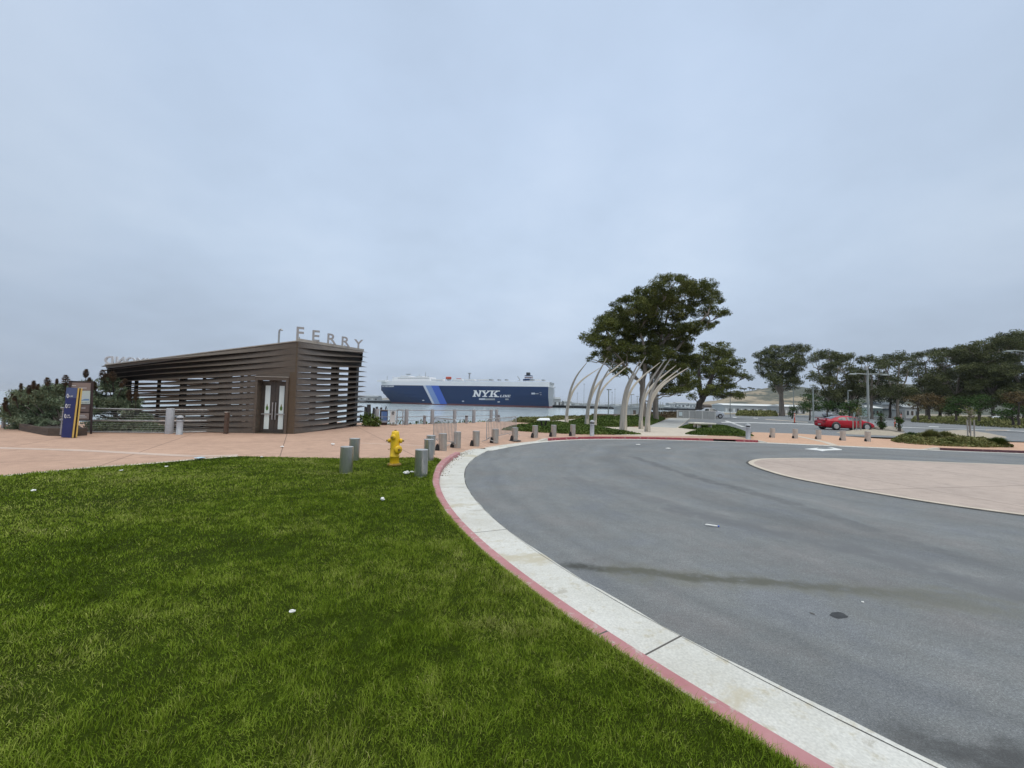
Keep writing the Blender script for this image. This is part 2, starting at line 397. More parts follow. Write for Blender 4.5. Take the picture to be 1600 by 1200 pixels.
# ================================================================== ROAD CIRCLE, KERB, GUTTER
near_arc = [(CC[0]+14.78*math.cos(a), CC[1]+14.78*math.sin(a)) for a in np.linspace(rad(236), rad(166.6), 26)]
far_pts = [(-.66, 15.1), (.34, 17.05), (1.56, 18.75), (2.9, 20.0), (4.3, 20.85), (6, 21.35), (8, 21.55), (10.3, 21.5), (13.2, 21.2), (15.3, 20.7), (17.9, 20.0), (20.7, 19.35), (24.2, 18.8), (30, 18.2), (44, 17.0)]
EDGE = smoothpath(near_arc+far_pts, .22)
ND = normals2(EDGE)
if (EDGE[0]+ND[0]-np.array(CC)) @ (EDGE[0]+ND[0]-np.array(CC)) < 14.78**2: ND = -ND
ny = EDGE[:, 1]; nx = EDGE[:, 0]
def ss(x, a, b): t = np.clip((x-a)/(b-a), 0, 1); return t*t*(3-2*t)
arc = np.concatenate([[0], np.cumsum(np.linalg.norm(np.diff(EDGE, axis=0), axis=1))])
def arc_at(px, py): q = np.array(G(px, py)[:2]); return arc[np.argmin(((EDGE-q)**2).sum(1))]
a_red1, a_far0, a_far1, a_drk = arc_at(741, 713), arc_at(862, 690), arc_at(1186, 692), arc_at(1477, 705)
gw = .59-.27*ss(arc, a_red1, a_far0+2)
KF = EDGE+ND*gw[:, None]; KB = KF+ND*.15
hk = .12*(1-ss(arc, a_red1, a_red1+.5)*(1-ss(arc, a_far0-.9, a_far0)))
hk = np.where(arc > a_far1-.01, .12*(1-ss(arc, a_far1, a_far1+.7)*(1-ss(arc, a_drk-.9, a_drk))), hk)
hk = np.maximum(hk, .016)
jit = rng.normal(0, 1, len(EDGE)); jit = np.convolve(jit, np.ones(3)/3, 'same')
GE = EDGE+ND*(jit*.022)[:, None]
asph_poly = list(EDGE+ND*.15)[:] + [(60, 14), (60, -30), (-2, -30), (2.0, -3), (3.5, -1.2)]
sheet('road', asph_poly, 0, M_ASPH)
strip('gutter', KF, GE, .006, .004, M_GUT)
strip('road_seam', EDGE+ND*(.008+abs(jit)*.010)[:, None], EDGE-ND*(.003+.022*np.maximum(0, np.roll(jit, 5)))[:, None], .0055, .0025, M_SEAM)
def kerb(name, i0, i1, m):
    s = slice(i0, i1+1); n = i1-i0+1; ch = .018
    A = KB[s]; F = KF[s]; h = hk[s]; Fi = F+ND[s]*ch
    V = []
    for i in range(n):
        V += [(A[i][0], A[i][1], -.1), (A[i][0], A[i][1], h[i]), (Fi[i][0], Fi[i][1], h[i]), (F[i][0], F[i][1], max(h[i]-ch, .008)), (F[i][0]-ND[s][i][0]*.01, F[i][1]-ND[s][i][1]*.01, -.02)]
    me = bpy.data.meshes.new(name); Fc = [(i*5+j, (i+1)*5+j, (i+1)*5+j+1, i*5+j+1) for i in range(n-1) for j in range(4)]
    Fc += [(0, 1, 2, 3, 4), tuple((n-1)*5+j for j in (4, 3, 2, 1, 0))]
    me.from_pydata(V, [], Fc); uv = me.uv_layers.new(name='path'); ww = [.3, .15, .02, 0, -.1]
    for p in me.polygons:
        for li in p.loop_indices:
            vi = me.loops[li].vertex_index; uv.data[li].uv = (arc[i0+vi//5], ww[vi % 5])
    bm = bmesh.new(); bm.from_mesh(me); bmesh.ops.recalc_face_normals(bm, faces=bm.faces[:]); bm.to_mesh(me); bm.free()
    me.materials.append(m); o = bpy.data.objects.new(name, me); COL.objects.link(o); o['kind'] = 'structure'
I = lambda a: int(np.argmin(abs(arc-a)))
i1, i2, i3, i4 = I(a_red1+.05), I(a_far0), I(a_far1), I(a_drk)
iA, iB = I(arc_at(1114, 689.6)), I(arc_at(1150, 690.6))
kerb('red_kerb', 0, i1, M_RED); kerb('flush_kerb', i1, i2, M_KERBC); kerb('red_kerb', i2, iA, M_REDF)
kerb('red_kerb', iB, i3, M_REDF); kerb('flush_kerb', i3, i4, M_KERBC); kerb('dark_red_kerb', i4, len(EDGE)-1, M_REDD)
# storm drain: a dark slot in the far kerb under a concrete lintel
t_ = thing('storm_drain', 'dark storm drain slot in the far red kerb beside the light bollard', 'drain', (KF[iA][0], KF[iA][1], 0))
mb = MB(); n = iB-iA+1
Vt = [(KB[i][0], KB[i][1], .12) for i in range(iA, iB+1)]+[(KF[i][0], KF[i][1], .12) for i in range(iA, iB+1)]+[(KF[i][0], KF[i][1], .10) for i in range(iA, iB+1)]+[(KB[i][0], KB[i][1], .10) for i in range(iA, iB+1)]
mb.add(Vt, [(r*n+i, r*n+i+1, ((r+1) % 4)*n+i+1, ((r+1) % 4)*n+i) for r in range(4) for i in range(n-1)])
mb.build('lintel', M_REDF, t_)
mb = MB(); mb.add([(KB[i][0], KB[i][1], z) for z in (-.06, .099) for i in range(iA, iB+1)], [(i, i+1, n+i+1, n+i) for i in range(n-1)])
mb.build('opening', mat('drain_dark', (.01, .01, .01), .95), t_, fix=False)

# apron strip rising from the kerb to the paving, then the big paving polygon
ia = I(arc_at(700, 735)); OF = KB+ND*1.2
strip('plaza_apron', KB[ia:i3+1], OF[ia:i3+1], hk[ia:i3+1], .12, M_PLAZA)
LT = G(690, 718, .12)                                   # corner of the lawn at the kerb
shore = [(-90, 19.2), (-25.2, 19.2), (-24.6, 22), (-22.6, 28.8), (-10.5, 28.6), G(588, 664.5, .1)[:2]]
ctrl = [G(634.6, 663.5, .12), G(710, 661.5, .12), G(776, 658.5, .12)]
shore += [(ctrl[0].x, ctrl[0].y+.5), (ctrl[1].x, ctrl[1].y+.5), (ctrl[2].x, ctrl[2].y+.6)]
bank = [tuple(G(*p)[:2]) for p in ((806, 655), (850, 653.5), (890, 651.5), (925, 650.5), (965, 648.5), (1000, 646.5))]
mid_r = [(13.3, OF[i3][1]), (14.6, 28), (13.2, 33), (20, 62)]
plaza = [tuple(p) for p in OF[:i3+1]][::-1]
plaza_poly = [tuple(p) for p in OF[ia:i3+1]] + [tuple(KB[i3]+ND[i3]*1.2), (13.4, 26.5), (12.6, 34.5), (9.6, 40), (2.2, 33.4)] + [tuple(s) for s in shore[::-1]] + [(-90, -12), (-2.2, -12)] + [tuple(p) for p in KB[1:ia:6]] + [tuple(KB[ia])]
sheet('plaza', plaza_poly, .12, M_PLAZA, thick=2.2)
# light score bands across the paving
def band(name, pts, w, z, m):
    P = smoothpath(pts, .5); n_ = normals2(P); strip(name, P-n_*w/2, P+n_*w/2, z, z, m)
M_BAND = paving_mat('pale_paving_band', (.60, .46, .38), (.54, .41, .34))
band('paving_band', [G(-120, 695, .12)[:2], G(0, 700, .12)[:2], G(130, 704, .12)[:2], G(300, 712.5, .12)[:2], G(372, 711, .12)[:2]], .30, .124, M_BAND)
band('paving_band', [G(556, 692, .12)[:2], G(648, 696, .12)[:2], G(684, 699, .12)[:2]], .10, .124, M_BAND)
# left light edge strip beside the lawn
# ---- land to the right and behind, with the shore bank
land = [tuple(shore[-1])] + bank + [tuple(G(*p)[:2]) for p in ((1062, 644.3), (1100, 644), (1190, 645))] + [(330, 420), (700, 900), (2500, 3200), (4000, 1500), (4000, -60), (2, -60), (1.8, -31), (58, -31), (58, 15), (14, 19), (13, 26), (2, 33)]
sheet('ground', land, -.05, M_DIRT, thick=3.5)
# far side: orange flush paving with five bollards
lotline = [G(x, y, .0)[:2] for x, y in ((1176, 675.5), (1250, 678), (1312, 681.5), (1380, 686))]
right_poly = [tuple(p) for p in (KB[i3:i4+1])] + [tuple(KB[i]) for i in range(i4+1, len(KB), 8)] + [(46, 26)] + [tuple(p) for p in lotline[::-1]] + [(14.1, 24)]
sheet('orange_plaza', right_poly, .014, M_PLAZA2)
band('paving_band', [G(1238, 679.5, .02)[:2], G(1268, 686, .02)[:2], G(1290, 691, .02)[:2], G(1306, 696.5, .02)[:2]], .35, .018, M_WALK)
lot = [tuple(p) for p in lotline] + [(46, 25.5), (150, 20), (150, 150), (60, 118)] + [tuple(G(*p)[:2]) for p in ((1190, 648.3), (1135, 647.5), (1110, 656), (1076, 660), (1058, 672))]
sheet('parking_lot', lot, .004, M_LOT)
# pale forecourt under the rib sculptures and the walk that leads away from it
sheet('walkway', [tuple(G(x, y, .124)[:2]) for x, y in ((838, 661), (874, 656.5), (935, 651), (945, 654), (905, 660.5), (1000, 668), (1030, 663), (1058, 653.5), (1078, 653.5), (1066, 664), (1092, 671), (1100, 676), (1106, 681.5), (1000, 681), (962, 679.6))], .125, M_WALK)
sheet('walkway', [tuple(G(x, y, .128)[:2]) for x, y in ((1012, 666.5), (1046, 653.5), (1078, 653.5), (1057, 668.5))], .129, M_GREYW)
sheet('ramp', [tuple(G(x, y, .128)[:2]) for x, y in ((1079, 654), (1116, 655), (1145, 668), (1060, 668))], .129, M_LOT)
# central island, flush pale concrete with a dark rim
isl = smoothpath([G(*p)[:2] for p in ((1600, 806), (1506, 793.5), (1412, 779), (1300, 759.5), (1231, 745.5), (1190, 733.5), (1171, 725.5), (1170.5, 721.5), (1182, 718), (1206, 716.6), (1275, 716.2), (1369, 718.6), (1475, 722.5), (1600, 727))], .25)
ic = np.array([13.6, 10.9]); ext = [tuple(G(1700, 731)[:2]), (26, 12.5), (24, 7), (18.5, 4.3), (12.4, 5.6)]
isl = np.concatenate([smoothpath([tuple(isl[-1])]+ext+[tuple(isl[0])], .4)[:-1], isl])
nI = normals2(isl); nI = nI if (isl[0]+nI[0]-ic) @ (isl[0]+nI[0]-ic) > (isl[0]-ic) @ (isl[0]-ic) else -nI
sheet('island', [tuple(p) for p in isl], .012, M_ISLE)
strip('island_rim', isl-nI*.16, isl, .016, .016, M_WALK)
strip('island_seam', isl-nI*.0, isl+nI*.07, .008, .004, M_SEAM)

# ---- water and sea horizon
mw, t, b = start('bay_water', .16); p = pos_xy(t)
b.inputs['IOR'].default_value = 1.33
t.links.new(ramp(t, noise(t, p, .02, 4), [(.35, (.36, .42, .43)), (.65, (.44, .49, .50))]), b.inputs['Base Color'])
mp = N(t, 'ShaderNodeMapping'); mp.inputs['Scale'].default_value = (.5, 1.2, 1); t.links.new(p, mp.inputs[0])
add_bump(t, b, noise(t, mp.outputs[0], 1.2, 4, .6), .16, .15)
sheet('water', [(-9000, -400), (9000, -400), (9000, 16000), (-9000, 16000)], -3, mw)

# ================================================================== LAWN
lawn_top = [(-60, 752), (0, 743.5), (70, 737), (140, 730), (210, 725.5), (280, 719.5), (350, 713.5), (372, 712.5), (455, 714.5), (532, 716), (600, 715.5), (640, 714.7), (678, 714.5), (690, 718)]
lt = [tuple(G(x, y, .13)[:2]) for x, y in lawn_top]
ilk = I(arc_at(700, 735))
kb_l = [tuple(p) for p in (KB+ND*.015)[1:ilk:2]]
lawn = [(-16, 9.5)] + lt + kb_l[::-1] + [(3.9, -.6), (-16, -.6)]
M_SOIL = mat('lawn_soil', (.034, .052, .006), .95, c2=(.026, .036, .006), scale=3, bump=.6, bscale=80, spec=.02)
sheet('lawn_soil', lawn, .128, M_SOIL)
edge_strip = smoothpath(lt[:8], .4); ne = normals2(edge_strip); ne = ne if ne[0][1] > 0 else -ne
strip('concrete_mow_strip', edge_strip-ne*.05, edge_strip+ne*.16, .133, .126, M_WALK)
M_GRASS = leafmat('grass_blades', [(.040, .070, .004), (.110, .176, .010), (.185, .26, .022), (.28, .33, .06), (.40, .38, .15)], 1.6, .6, .08)
def vnoise(P, sc, seed):
    r = np.random.default_rng(seed); T = r.random((64, 64)); q = P*sc; i = np.floor(q).astype(int); f = q-i; f = f*f*(3-2*f)
    g = lambda a, b_: T[(i[:, 0]+a) % 64, (i[:, 1]+b_) % 64]
    return (g(0, 0)*(1-f[:, 0])+g(1, 0)*f[:, 0])*(1-f[:, 1])+(g(0, 1)*(1-f[:, 0])+g(1, 1)*f[:, 0])*f[:, 1]
def grass(name, poly, zones, h0=.052, z=.128):
    A = np.array([p[:2] for p in poly]); lo = A.min(0); hi = A.max(0); BP = []; BD = []
    for d0, d1, den in zones:
        lo2 = np.maximum(lo, [-d1, -d1]); hi2 = np.minimum(hi, [d1, d1]); n = int(den*np.prod(hi2-lo2))
        P = lo2+rng.random((n, 2))*(hi2-lo2); D = np.hypot(P[:, 0], P[:, 1])
        k = (D >= d0) & (D < d1) & (P[:, 1] > -.6) & (abs(P[:, 0]) < (P[:, 1]+.5)*1.55+1.2); P = P[k]; P = P[inpoly(P, poly)]; BP.append(P); BD.append(np.hypot(P[:, 0], P[:, 1]))
    P = np.concatenate(BP); D = np.concatenate(BD)
    vb = vnoise(np.stack([P[:, 0]*.32+40, P[:, 1]*1.9+P[:, 0]*.35+40], 1), 1.0, 41)*.65+vnoise(np.stack([P[:, 0]*.9+40, P[:, 1]*4.2+P[:, 0]*.8+40], 1), 1.0, 42)*.35
    tq = vnoise(P, 9.0, 6)*.55+vnoise(P, 21.0, 7)*.45
    k = rng.random(len(P)) < np.clip(.55+1.2*(tq-.3)+.35*(vb-.5), .42, 1); P = P[k]; D = D[k]; vb = vb[k]; tq = tq[k]; n = len(P)
    ln = vnoise(P, 1.1, 1); ln2 = vnoise(P, 3.3, 2); ln3 = vnoise(P, 8.0, 5)
    az = rng.normal(0, 1.5, n)+(ln*6.283*1.4+ln2*3.2+vnoise(P, 7.0, 8)*5)
    tf = tq; lean = np.clip(.15+1.25*rng.random(n)*(.45+ln3), 0, 1.45)
    h = h0*(.45+.75*rng.random(n))*np.clip(.50+.95*tf, .5, 1.4)*(.68+.62*vb)
    w = np.maximum(.0028, D*.00085)*(.8+.5*rng.random(n))
    dx, dy = np.cos(az), np.sin(az); fa = rng.random(n)*6.283; px, py = np.cos(fa), np.sin(fa)
    b0 = np.stack([P[:, 0], P[:, 1], np.full(n, z-.004)], 1); sd = np.stack([px, py, 0*px], 1)*w[:, None]/2
    mid_ = b0+np.stack([dx*np.sin(lean*.6)*h*.5, dy*np.sin(lean*.6)*h*.5, np.cos(lean*.6)*h*.55], 1)
    tip = mid_+np.stack([dx*np.sin(lean*1.3)*h*.55, dy*np.sin(lean*1.3)*h*.55, np.cos(lean*1.3)*h*.5], 1)
    V = np.stack([b0-sd, b0+sd, mid_+sd*.8, mid_-sd*.8, tip], 1).reshape(-1, 3); i = np.arange(n)[:, None]*5
    F = np.concatenate([i+[0, 1, 2], i+[0, 2, 3], i+[3, 2, 4]], 1).reshape(-1, 3)
    r = np.repeat(np.clip(rng.normal(.45, .17, n)+.25*(ln-.5)+.35*(vnoise(P, .5, 9)-.5)+.45*(tf-.5)+.36*(vb-.5)+.5*(rng.random(n) > .975), 0, 1), 3)
    o = npmesh(name, V, F, M_GRASS, r); o['kind'] = 'stuff'; return o
grass('grass', lawn, [(0, 3.2, 20000), (3.2, 5, 11000), (5, 8, 5200), (8, 13, 2200), (13, 30, 700)], h0=.043)
KI = KB[2:ilk]; NI = ND[2:ilk]
q_ = rng.integers(0, len(KI)-1, 16000); tt_ = rng.random((16000, 1)); EP = KI[q_]*(1-tt_)+KI[q_+1]*tt_+NI[q_]*(.005+.05*rng.random((16000, 1)))
hh_ = (.025+.05*rng.random(16000)*vnoise(EP, 3.1, 31))[:, None]; dirn = -NI[q_]*(.2+.75*rng.random((16000, 1)))+rng.normal(0, .5, (16000, 2)); ww_ = np.maximum(.0028, np.hypot(EP[:, 0], EP[:, 1])*.00085)[:, None]
b0_ = np.concatenate([EP, np.full((16000, 1), .124)], 1); tn_ = rng.normal(size=(16000, 2)); tn_ /= np.linalg.norm(tn_, axis=1)[:, None]; sd_ = np.concatenate([tn_*ww_/2, np.zeros((16000, 1))], 1)
md_ = b0_+np.concatenate([dirn*hh_*.35, hh_*.6], 1); tp_ = b0_+np.concatenate([dirn*hh_*.95, hh_*.75], 1)
VV = np.stack([b0_-sd_, b0_+sd_, md_+sd_*.8, md_-sd_*.8, tp_], 1).reshape(-1, 3); ix_ = np.arange(16000)[:, None]*5
npmesh('grass_edge', VV, np.concatenate([ix_+[0, 1, 2], ix_+[0, 2, 3], ix_+[3, 2, 4]], 1).reshape(-1, 3), M_GRASS, np.repeat(np.clip(rng.normal(.5, .22, 16000), 0, 1), 3))['kind'] = 'stuff'

# ================================================================== MATERIALS FOR OBJECTS
M_STEEL = mat('brushed_steel', (.58, .58, .56), .30, .95, c2=(.46, .47, .45), scale=3, rvar=.2, stretch=(6, 6, 1.2))
M_STEELW = mat('weathered_steel', (.52, .48, .43), .40, .7, c2=(.42, .38, .34), scale=5, rvar=.2, stretch=(5, 5, 1))
M_GALV = mat('galvanised_steel', (.50, .50, .49), .5, .6, c2=(.36, .36, .36), scale=12)
M_GREYP = mat('grey_post_paint', (.33, .32, .325), .55, c2=(.27, .26, .265), scale=7)
M_GREYL = mat('light_grey_paint', (.42, .43, .45), .45, c2=(.36, .37, .385), scale=9)
M_BLACK = mat('black_rubber', (.018, .018, .02), .8, c2=(.03, .03, .03), scale=20)
M_YEL = mat('yellow_paint', (.92, .60, .02), .42, c2=(.78, .47, .015), scale=5, rvar=.2, bump=.15, bscale=40)
M_YELD = mat('dirty_yellow_paint', (.42, .26, .02), .6, c2=(.12, .08, .02), scale=12)
M_WHITEF = mat('white_foam', (.80, .80, .78), .7, c2=(.68, .68, .66), scale=40)

# ================================================================== FIRE HYDRANT
hb = G(616, 727.5, .13)
hy = thing('fire_hydrant', 'yellow fire hydrant standing on the lawn edge between the steel bollards', 'fire hydrant', hb)
hs = .90/.80
Sz = lambda pr: [(r*hs, z*hs) for r, z in pr]
L(MB().lathe(Sz([(.0, .0), (.158, .0), (.160, .035), (.150, .05), (.11, .056), (.105, .06)]), n=28), 'base_flange', M_YELD, hy)
L(MB().lathe(Sz([(.104, .055), (.104, .20), (.112, .205), (.112, .225), (.105, .23), (.103, .40), (.101, .56), (.102, .60)]), n=28), 'barrel', M_YEL, hy)
bon = L(MB().lathe(Sz([(.102, .60), (.098, .66), (.086, .715), (.082, .765), (.060, .785), (.0, .79)]), n=28), 'bonnet', M_YEL, hy)
L(MB().lathe(Sz([(.026, .785), (.026, .81), (.0, .812)]), n=5), 'operating_nut', M_YELD, bon)
def nozzle(name, ang, z, r, ln, nut):
    d = Vector((math.cos(ang), math.sin(ang), 0)); R = d.to_track_quat('Z', 'Y').to_matrix()
    o = L(MB().lathe([(r*.82*hs, .07*hs), (r*.82*hs, (.07+ln*.5)*hs), (r*hs, (.07+ln*.5)*hs), (r*hs, (.07+ln)*hs), (r*.6*hs, (.085+ln)*hs), (0, (.085+ln)*hs)], (0, 0, z*hs), 20, R=R), name, M_YEL, hy)
    L(MB().lathe([(nut*hs, (.08+ln)*hs), (nut*.8*hs, (.125+ln)*hs), (0, (.127+ln)*hs)], (0, 0, z*hs), 5, R=R, smooth=False), 'cap_nut', M_YELD, o)
nozzle('hose_nozzle', rad(178), .565, .050, .078, .024)
nozzle('hose_nozzle', rad(2), .565, .052, .078, .024)
nozzle('hose_nozzle', rad(-100), .655, .062, .055, .026)
nozzle('pumper_nozzle', rad(-42), .375, .094, .085, .034)
for k in range(8):
    a = k*math.pi/4+.2; L(MB().lathe([(.012, .05), (.012, .068), (0, .07)], (.135*hs*math.cos(a), .135*hs*math.sin(a), 0), 6), 'flange_bolt', M_YELD, hy)
L(MB().tube([(-.075*hs, -.07*hs, .40*hs), (-.11*hs, -.09*hs, .37*hs), (-.13*hs, -.10*hs, .39*hs)], .008, 6), 'chain_eye', M_YELD, hy)

# ================================================================== STEEL BOLLARDS
def make_bollard(name, label, loc, m, flap, group='steel bollards along the kerb', r=.142, h=.60, sink=0):
    t = thing(name, label, 'bollard', loc, 0, group)
    L(MB().lathe([(r, -sink), (r, h-.012)], n=32).lathe([(r+.002, -sink), (r+.002, .012), (r, .016)], n=32), 'sleeve', m, t)
    L(MB().lathe([(r*.985, h-.012), (r*1.0, h-.010), (r*1.0, h-.004), (r*.97, h), (0, h+.002)], n=32), 'cap', M_GALV, t)
    return t
BG = 'steel bollards along the kerb'
def GZ(px, py):
    z = .12
    for _ in range(4):
        p = G(px, py, z); d2 = ((KB-np.array(p[:2]))**2).sum(1); i = int(d2.argmin()); z = float(hk[i]+(.12-hk[i])*min(1, math.sqrt(d2[i])/1.2))
    return G(px, py, z)
bl = [  # px, base y, label, weathered, flap
 (540.5, 739, 'steel bollard on the lawn left of the yellow hydrant, front one of that pair', 0, 0),
 (553, 719, 'steel bollard on the lawn left of the yellow hydrant, partly hidden behind the front one', 0, 0),
 (657.5, 744.5, 'steel bollard on the lawn between the yellow hydrant and the red kerb, largest and nearest', 0, 0),
 (669.5, 719.5, 'steel bollard at the grass edge right behind the largest bollard by the red kerb', 0, 0),
 (672.5, 710, 'steel bollard hidden but for its rim behind two other bollards by the hydrant', 0, 0),
 (691.5, 704.5, 'steel bollard with black disc at its foot, before the middle of the left crowd barrier', 1, 1),
 (714, 699.5, 'steel bollard with black disc, at the right end of the left crowd barrier', 1, 1),
 (743.5, 697, 'steel bollard with black disc, standing alone in the gap between the two crowd barriers', 1, 1),
 (773.5, 692, 'steel bollard with black disc before the near end of the right crowd barrier', 1, 1),
 (804.5, 688.5, 'steel bollard on a dark ground plate at the far end of the right crowd barrier', 1, 2),
 (836, 683.8, 'steel bollard before the green bed, first one right of the right crowd barrier', 1, 1),
 (865, 682.5, 'steel bollard before the green bed, just right of the slanted information panel', 1, 1),
 (895, 681.3, 'steel bollard before the green bed, next to the domed light bollard', 1, 1)]
proto_b = {}
m_flap = MB()
for (px, py, lab, we, fl) in bl:
    p = GZ(px, py)
    k = (we, fl)
    if k not in proto_b:
        t = make_bollard('steel_bollard', lab, p, M_STEELW if we else M_STEEL, fl); proto_b[k] = t
        if fl:      # hinged cover of the socket: a black half disc standing against the sleeve
            fr = lambda a, b_, c: (-.150+c, a, b_)
            pts = [(.135*math.cos(x), .012+.235*math.sin(x)) for x in np.linspace(0, math.pi, 14)]
            L(MB().prism(pts, -.02, .0, fr=lambda a, b_, c: (-.152+c-.02*0, a*.6-.06, b_)).prism([(x-.0, z) for x, z in pts], -.025, -.003, fr=lambda a, b_, c: (-.13+a*.55-.03, -.10+c, b_)), 'socket_cover', M_BLACK, t)
        if fl == 2: L(MB().lathe([(.29, .002), (.29, .016), (0, .017)], n=28), 'ground_plate', mat('dark_plate', (.09, .08, .075), .7), t)
        if not we: t['group'] = BG
    else: t = dup(proto_b[k], p, 0, lab, BG)
    if we: t.rotation_euler.z = rad(rng.uniform(-8, 8))
rl = [(1207, 683.8, 'pale square-looking bollard on orange paving, first right of the domed light bollard'),
 (1242.6, 685, 'pale bollard on orange paving, second right of the domed light bollard'),
 (1279, 686.3, 'pale bollard on orange paving left below the rear wheel of the red car'),
 (1317, 688.2, 'pale bollard on orange paving below the doors of the red car'),
 (1356, 689.8, 'pale bollard on orange paving below the nose of the red car, rightmost of five')]
pr = None
M_CONCB = mat('pale_bollard_metal', (.52, .48, .43), .6, .2, c2=(.44, .40, .36), scale=5)
for px, py, lab in rl:
    p = G(px, py, .014)
    if pr is None:
        pr = make_bollard('steel_bollard', lab, p, M_CONCB, 0, 'bollards on the orange paving')
        L(MB().prism([(.07*math.cos(x), .01+.16*math.sin(x)) for x in np.linspace(0, math.pi, 10)], -.03, 0, fr=lambda a, b_, c: (-.148+c, a, b_)), 'socket_cover', M_BLACK, pr)
    else: dup(pr, p, rad(rng.uniform(-10, 10)), lab, 'bollards on the orange paving')

# ---- domed light bollards
def light_bollard(loc, label, h=.86, r=.115, group='domed light bollards', mt=None):
    t = thing('light_bollard', label, 'light bollard', loc, 0, group); mt = mt or M_GREYL
    L(MB().lathe([(r*1.15, 0), (r*1.15, .015), (r, .02), (r, h*.70)], n=24), 'post', mt, t)
    L(MB().lathe([(r*1.12, h*.70), (r*1.12, h*.76), (r*.8, h*.765)], n=24), 'collar', mt, t)
    L(MB().lathe([(r*.78, h*.755), (r*.78, h*.85)], n=20), 'lamp_window', M_BLACK, t)
    L(MB().lathe([(r*.7, h*.845), (r*1.15, h*.85)]+[(r*1.15*math.cos(a), h*.85+h*.15*math.sin(a)) for a in np.linspace(.1, math.pi/2, 8)], n=24), 'dome_cap', mt, t)
    return t
lb = light_bollard(G(925, 681, .12), 'grey domed light bollard before the rib sculptures, right of the steel bollards')
dup(lb, G(1169, 686.3, .12), 0, 'grey domed light bollard at the right tip of the low green bed')
dup(lb, G(280, 678.8, .12), 0, 'grey domed light bollard beside the cable railing by the ferry pavilion').scale = (1.0, 1.0, .95)

# ================================================================== CROWD BARRIERS
def crowd_barrier(a, b_, h, label, sp=.11):
    a = Vector(a); b_ = Vector(b_); ln = (b_-a).length; rz = math.atan2(b_.y-a.y, b_.x-a.x)
    t = thing('crowd_barrier', label, 'crowd barrier', a, rz, 'crowd barriers on the paving')
    c = .12
    pts = [(0, 0, .12), (0, 0, h-c)]+[(c-c*math.cos(x), 0, h-c+c*math.sin(x)) for x in np.linspace(.3, 1.5, 4)]+[(c, 0, h), (ln-c, 0, h)]+[(ln-c+c*math.sin(x), 0, h-c+c*math.cos(x)) for x in np.linspace(.3, 1.5, 4)]+[(ln, 0, h-c), (ln, 0, .12)]
    L(MB().tube(pts, .019, 8).tube([(0, 0, .17), (ln, 0, .17)], .015, 8), 'frame', M_GALV, t)
    m = MB(); n = int(ln/sp)
    for i in range(1, n): m.tube([(ln*i/n, 0, .17), (ln*i/n, 0, h)], .011, 6)
    L(m, 'bars', M_GALV, t)
    for x in (.28, ln-.28):
        L(MB().tube([(x, -.32, .012), (x, -.06, .09), (x, 0, .16), (x, .06, .09), (x, .32, .012)], .014, 6), 'foot', M_GALV, t)
crowd_barrier(G(677, 691.5, .12), G(711.5, 699, .12), 1.02, 'grey steel crowd barrier on the paving behind the left row of bollards')
crowd_barrier(G(760, 691.5, .12), G(806, 679.5, .12), .97, 'grey steel crowd barrier running back towards the green bed, right one of two', .2)

# ================================================================== WATERSIDE RAILING
rp = [G(588, 664.6, .12), G(634.6, 664, .12), G(675, 662.6, .12), G(710, 661.6, .12), G(740, 660.8, .12), G(767, 659.2, .12), G(775.6, 658.4, .12)]
rw = thing('railing', 'grey cable railing with thick posts along the water behind the hydrant', 'railing', rp[0])
for p in rp: MB().lathe([(.135, 0), (.135, 1.05), (.12, 1.07), (0, 1.07)], p, 14).build('post', M_GREYP, rw)
m = MB()
for zz, r in ((1.0, .028), (.55, .022), (.30, .012)):
    m.tube([p+Vector((0, 0, zz)) for p in rp], r, 6)
m.build('rails', M_GREYP, rw)
for px, py, lab in ((663, 662.8, 'short flat-topped path light by the waterside railing above the hydrant'), (728.6, 661.6, 'short flat-topped path light by the railing behind the gap between the barriers'), (779, 659.8, 'short flat-topped path light at the right end of the waterside railing')):
    t = thing('path_light', lab, 'path light', G(px, py, .12), 0, 'flat-topped path lights')
    L(MB().lathe([(.11, 0), (.11, .50)], n=14), 'post', M_GREYP, t); L(MB().lathe([(.095, .50), (.095, .57)], n=14), 'lamp_window', M_BLACK, t)
    L(MB().lathe([(.12, .57), (.12, .63), (0, .635)], n=14), 'cap', M_GREYP, t)
# left waterside railing and cable rail beside the planter
lr = [G(-60, 667.5, .12), G(5, 668.5, .12)]
t = thing('railing', 'grey cable railing over the water at the left end, beyond the grey-green shrub', 'railing', lr[0])
for p in lr+[lr[1]+Vector((2.6, .3, 0))]: MB().box(p+Vector((0, 0, .53)), (.09, .09, 1.06)).build('post', M_GREYP, t)
m = MB()
for zz, r in ((1.05, .025), (.84, .012), (.63, .012), (.42, .012), (.22, .012)): m.tube([p+Vector((0, 0, zz)) for p in lr+[lr[1]+Vector((2.6, .3, 0))]], r, 6)
m.build('rails', M_GREYP, t)
c0, c1, c2, c3 = G(92, 676, .12), G(264, 677.5, .12), G(367, 674.2, .12), G(143, 677.3, .12)
t = thing('cable_railing', 'galvanised cable railing with fat round posts before the shrubs and the ferry pavilion', 'railing', c1)
for p in (c1, c2): MB().lathe([(.15, 0), (.15, 1.06), (.13, 1.09), (0, 1.09)], p, 22).build('post', M_GREYL, t)
m = MB()
for zz in (1.02, .53, .045):
    for a, b_ in ((c0, c1), (c1, c2)): m.tube([a+Vector((0, 0, zz)), b_+Vector((0, 0, zz))], .028, 8)
m.build('rails', M_GALV, t)
m = MB()
for zz in np.linspace(.12, .95, 10):
    if abs(zz-.53) > .03:
        for a, b_ in ((c0, c1), (c1, c2)): m.tube([a+Vector((0, 0, zz)), b_+Vector((0, 0, zz))], .006, 5)
m.build('cables', M_GALV, t)
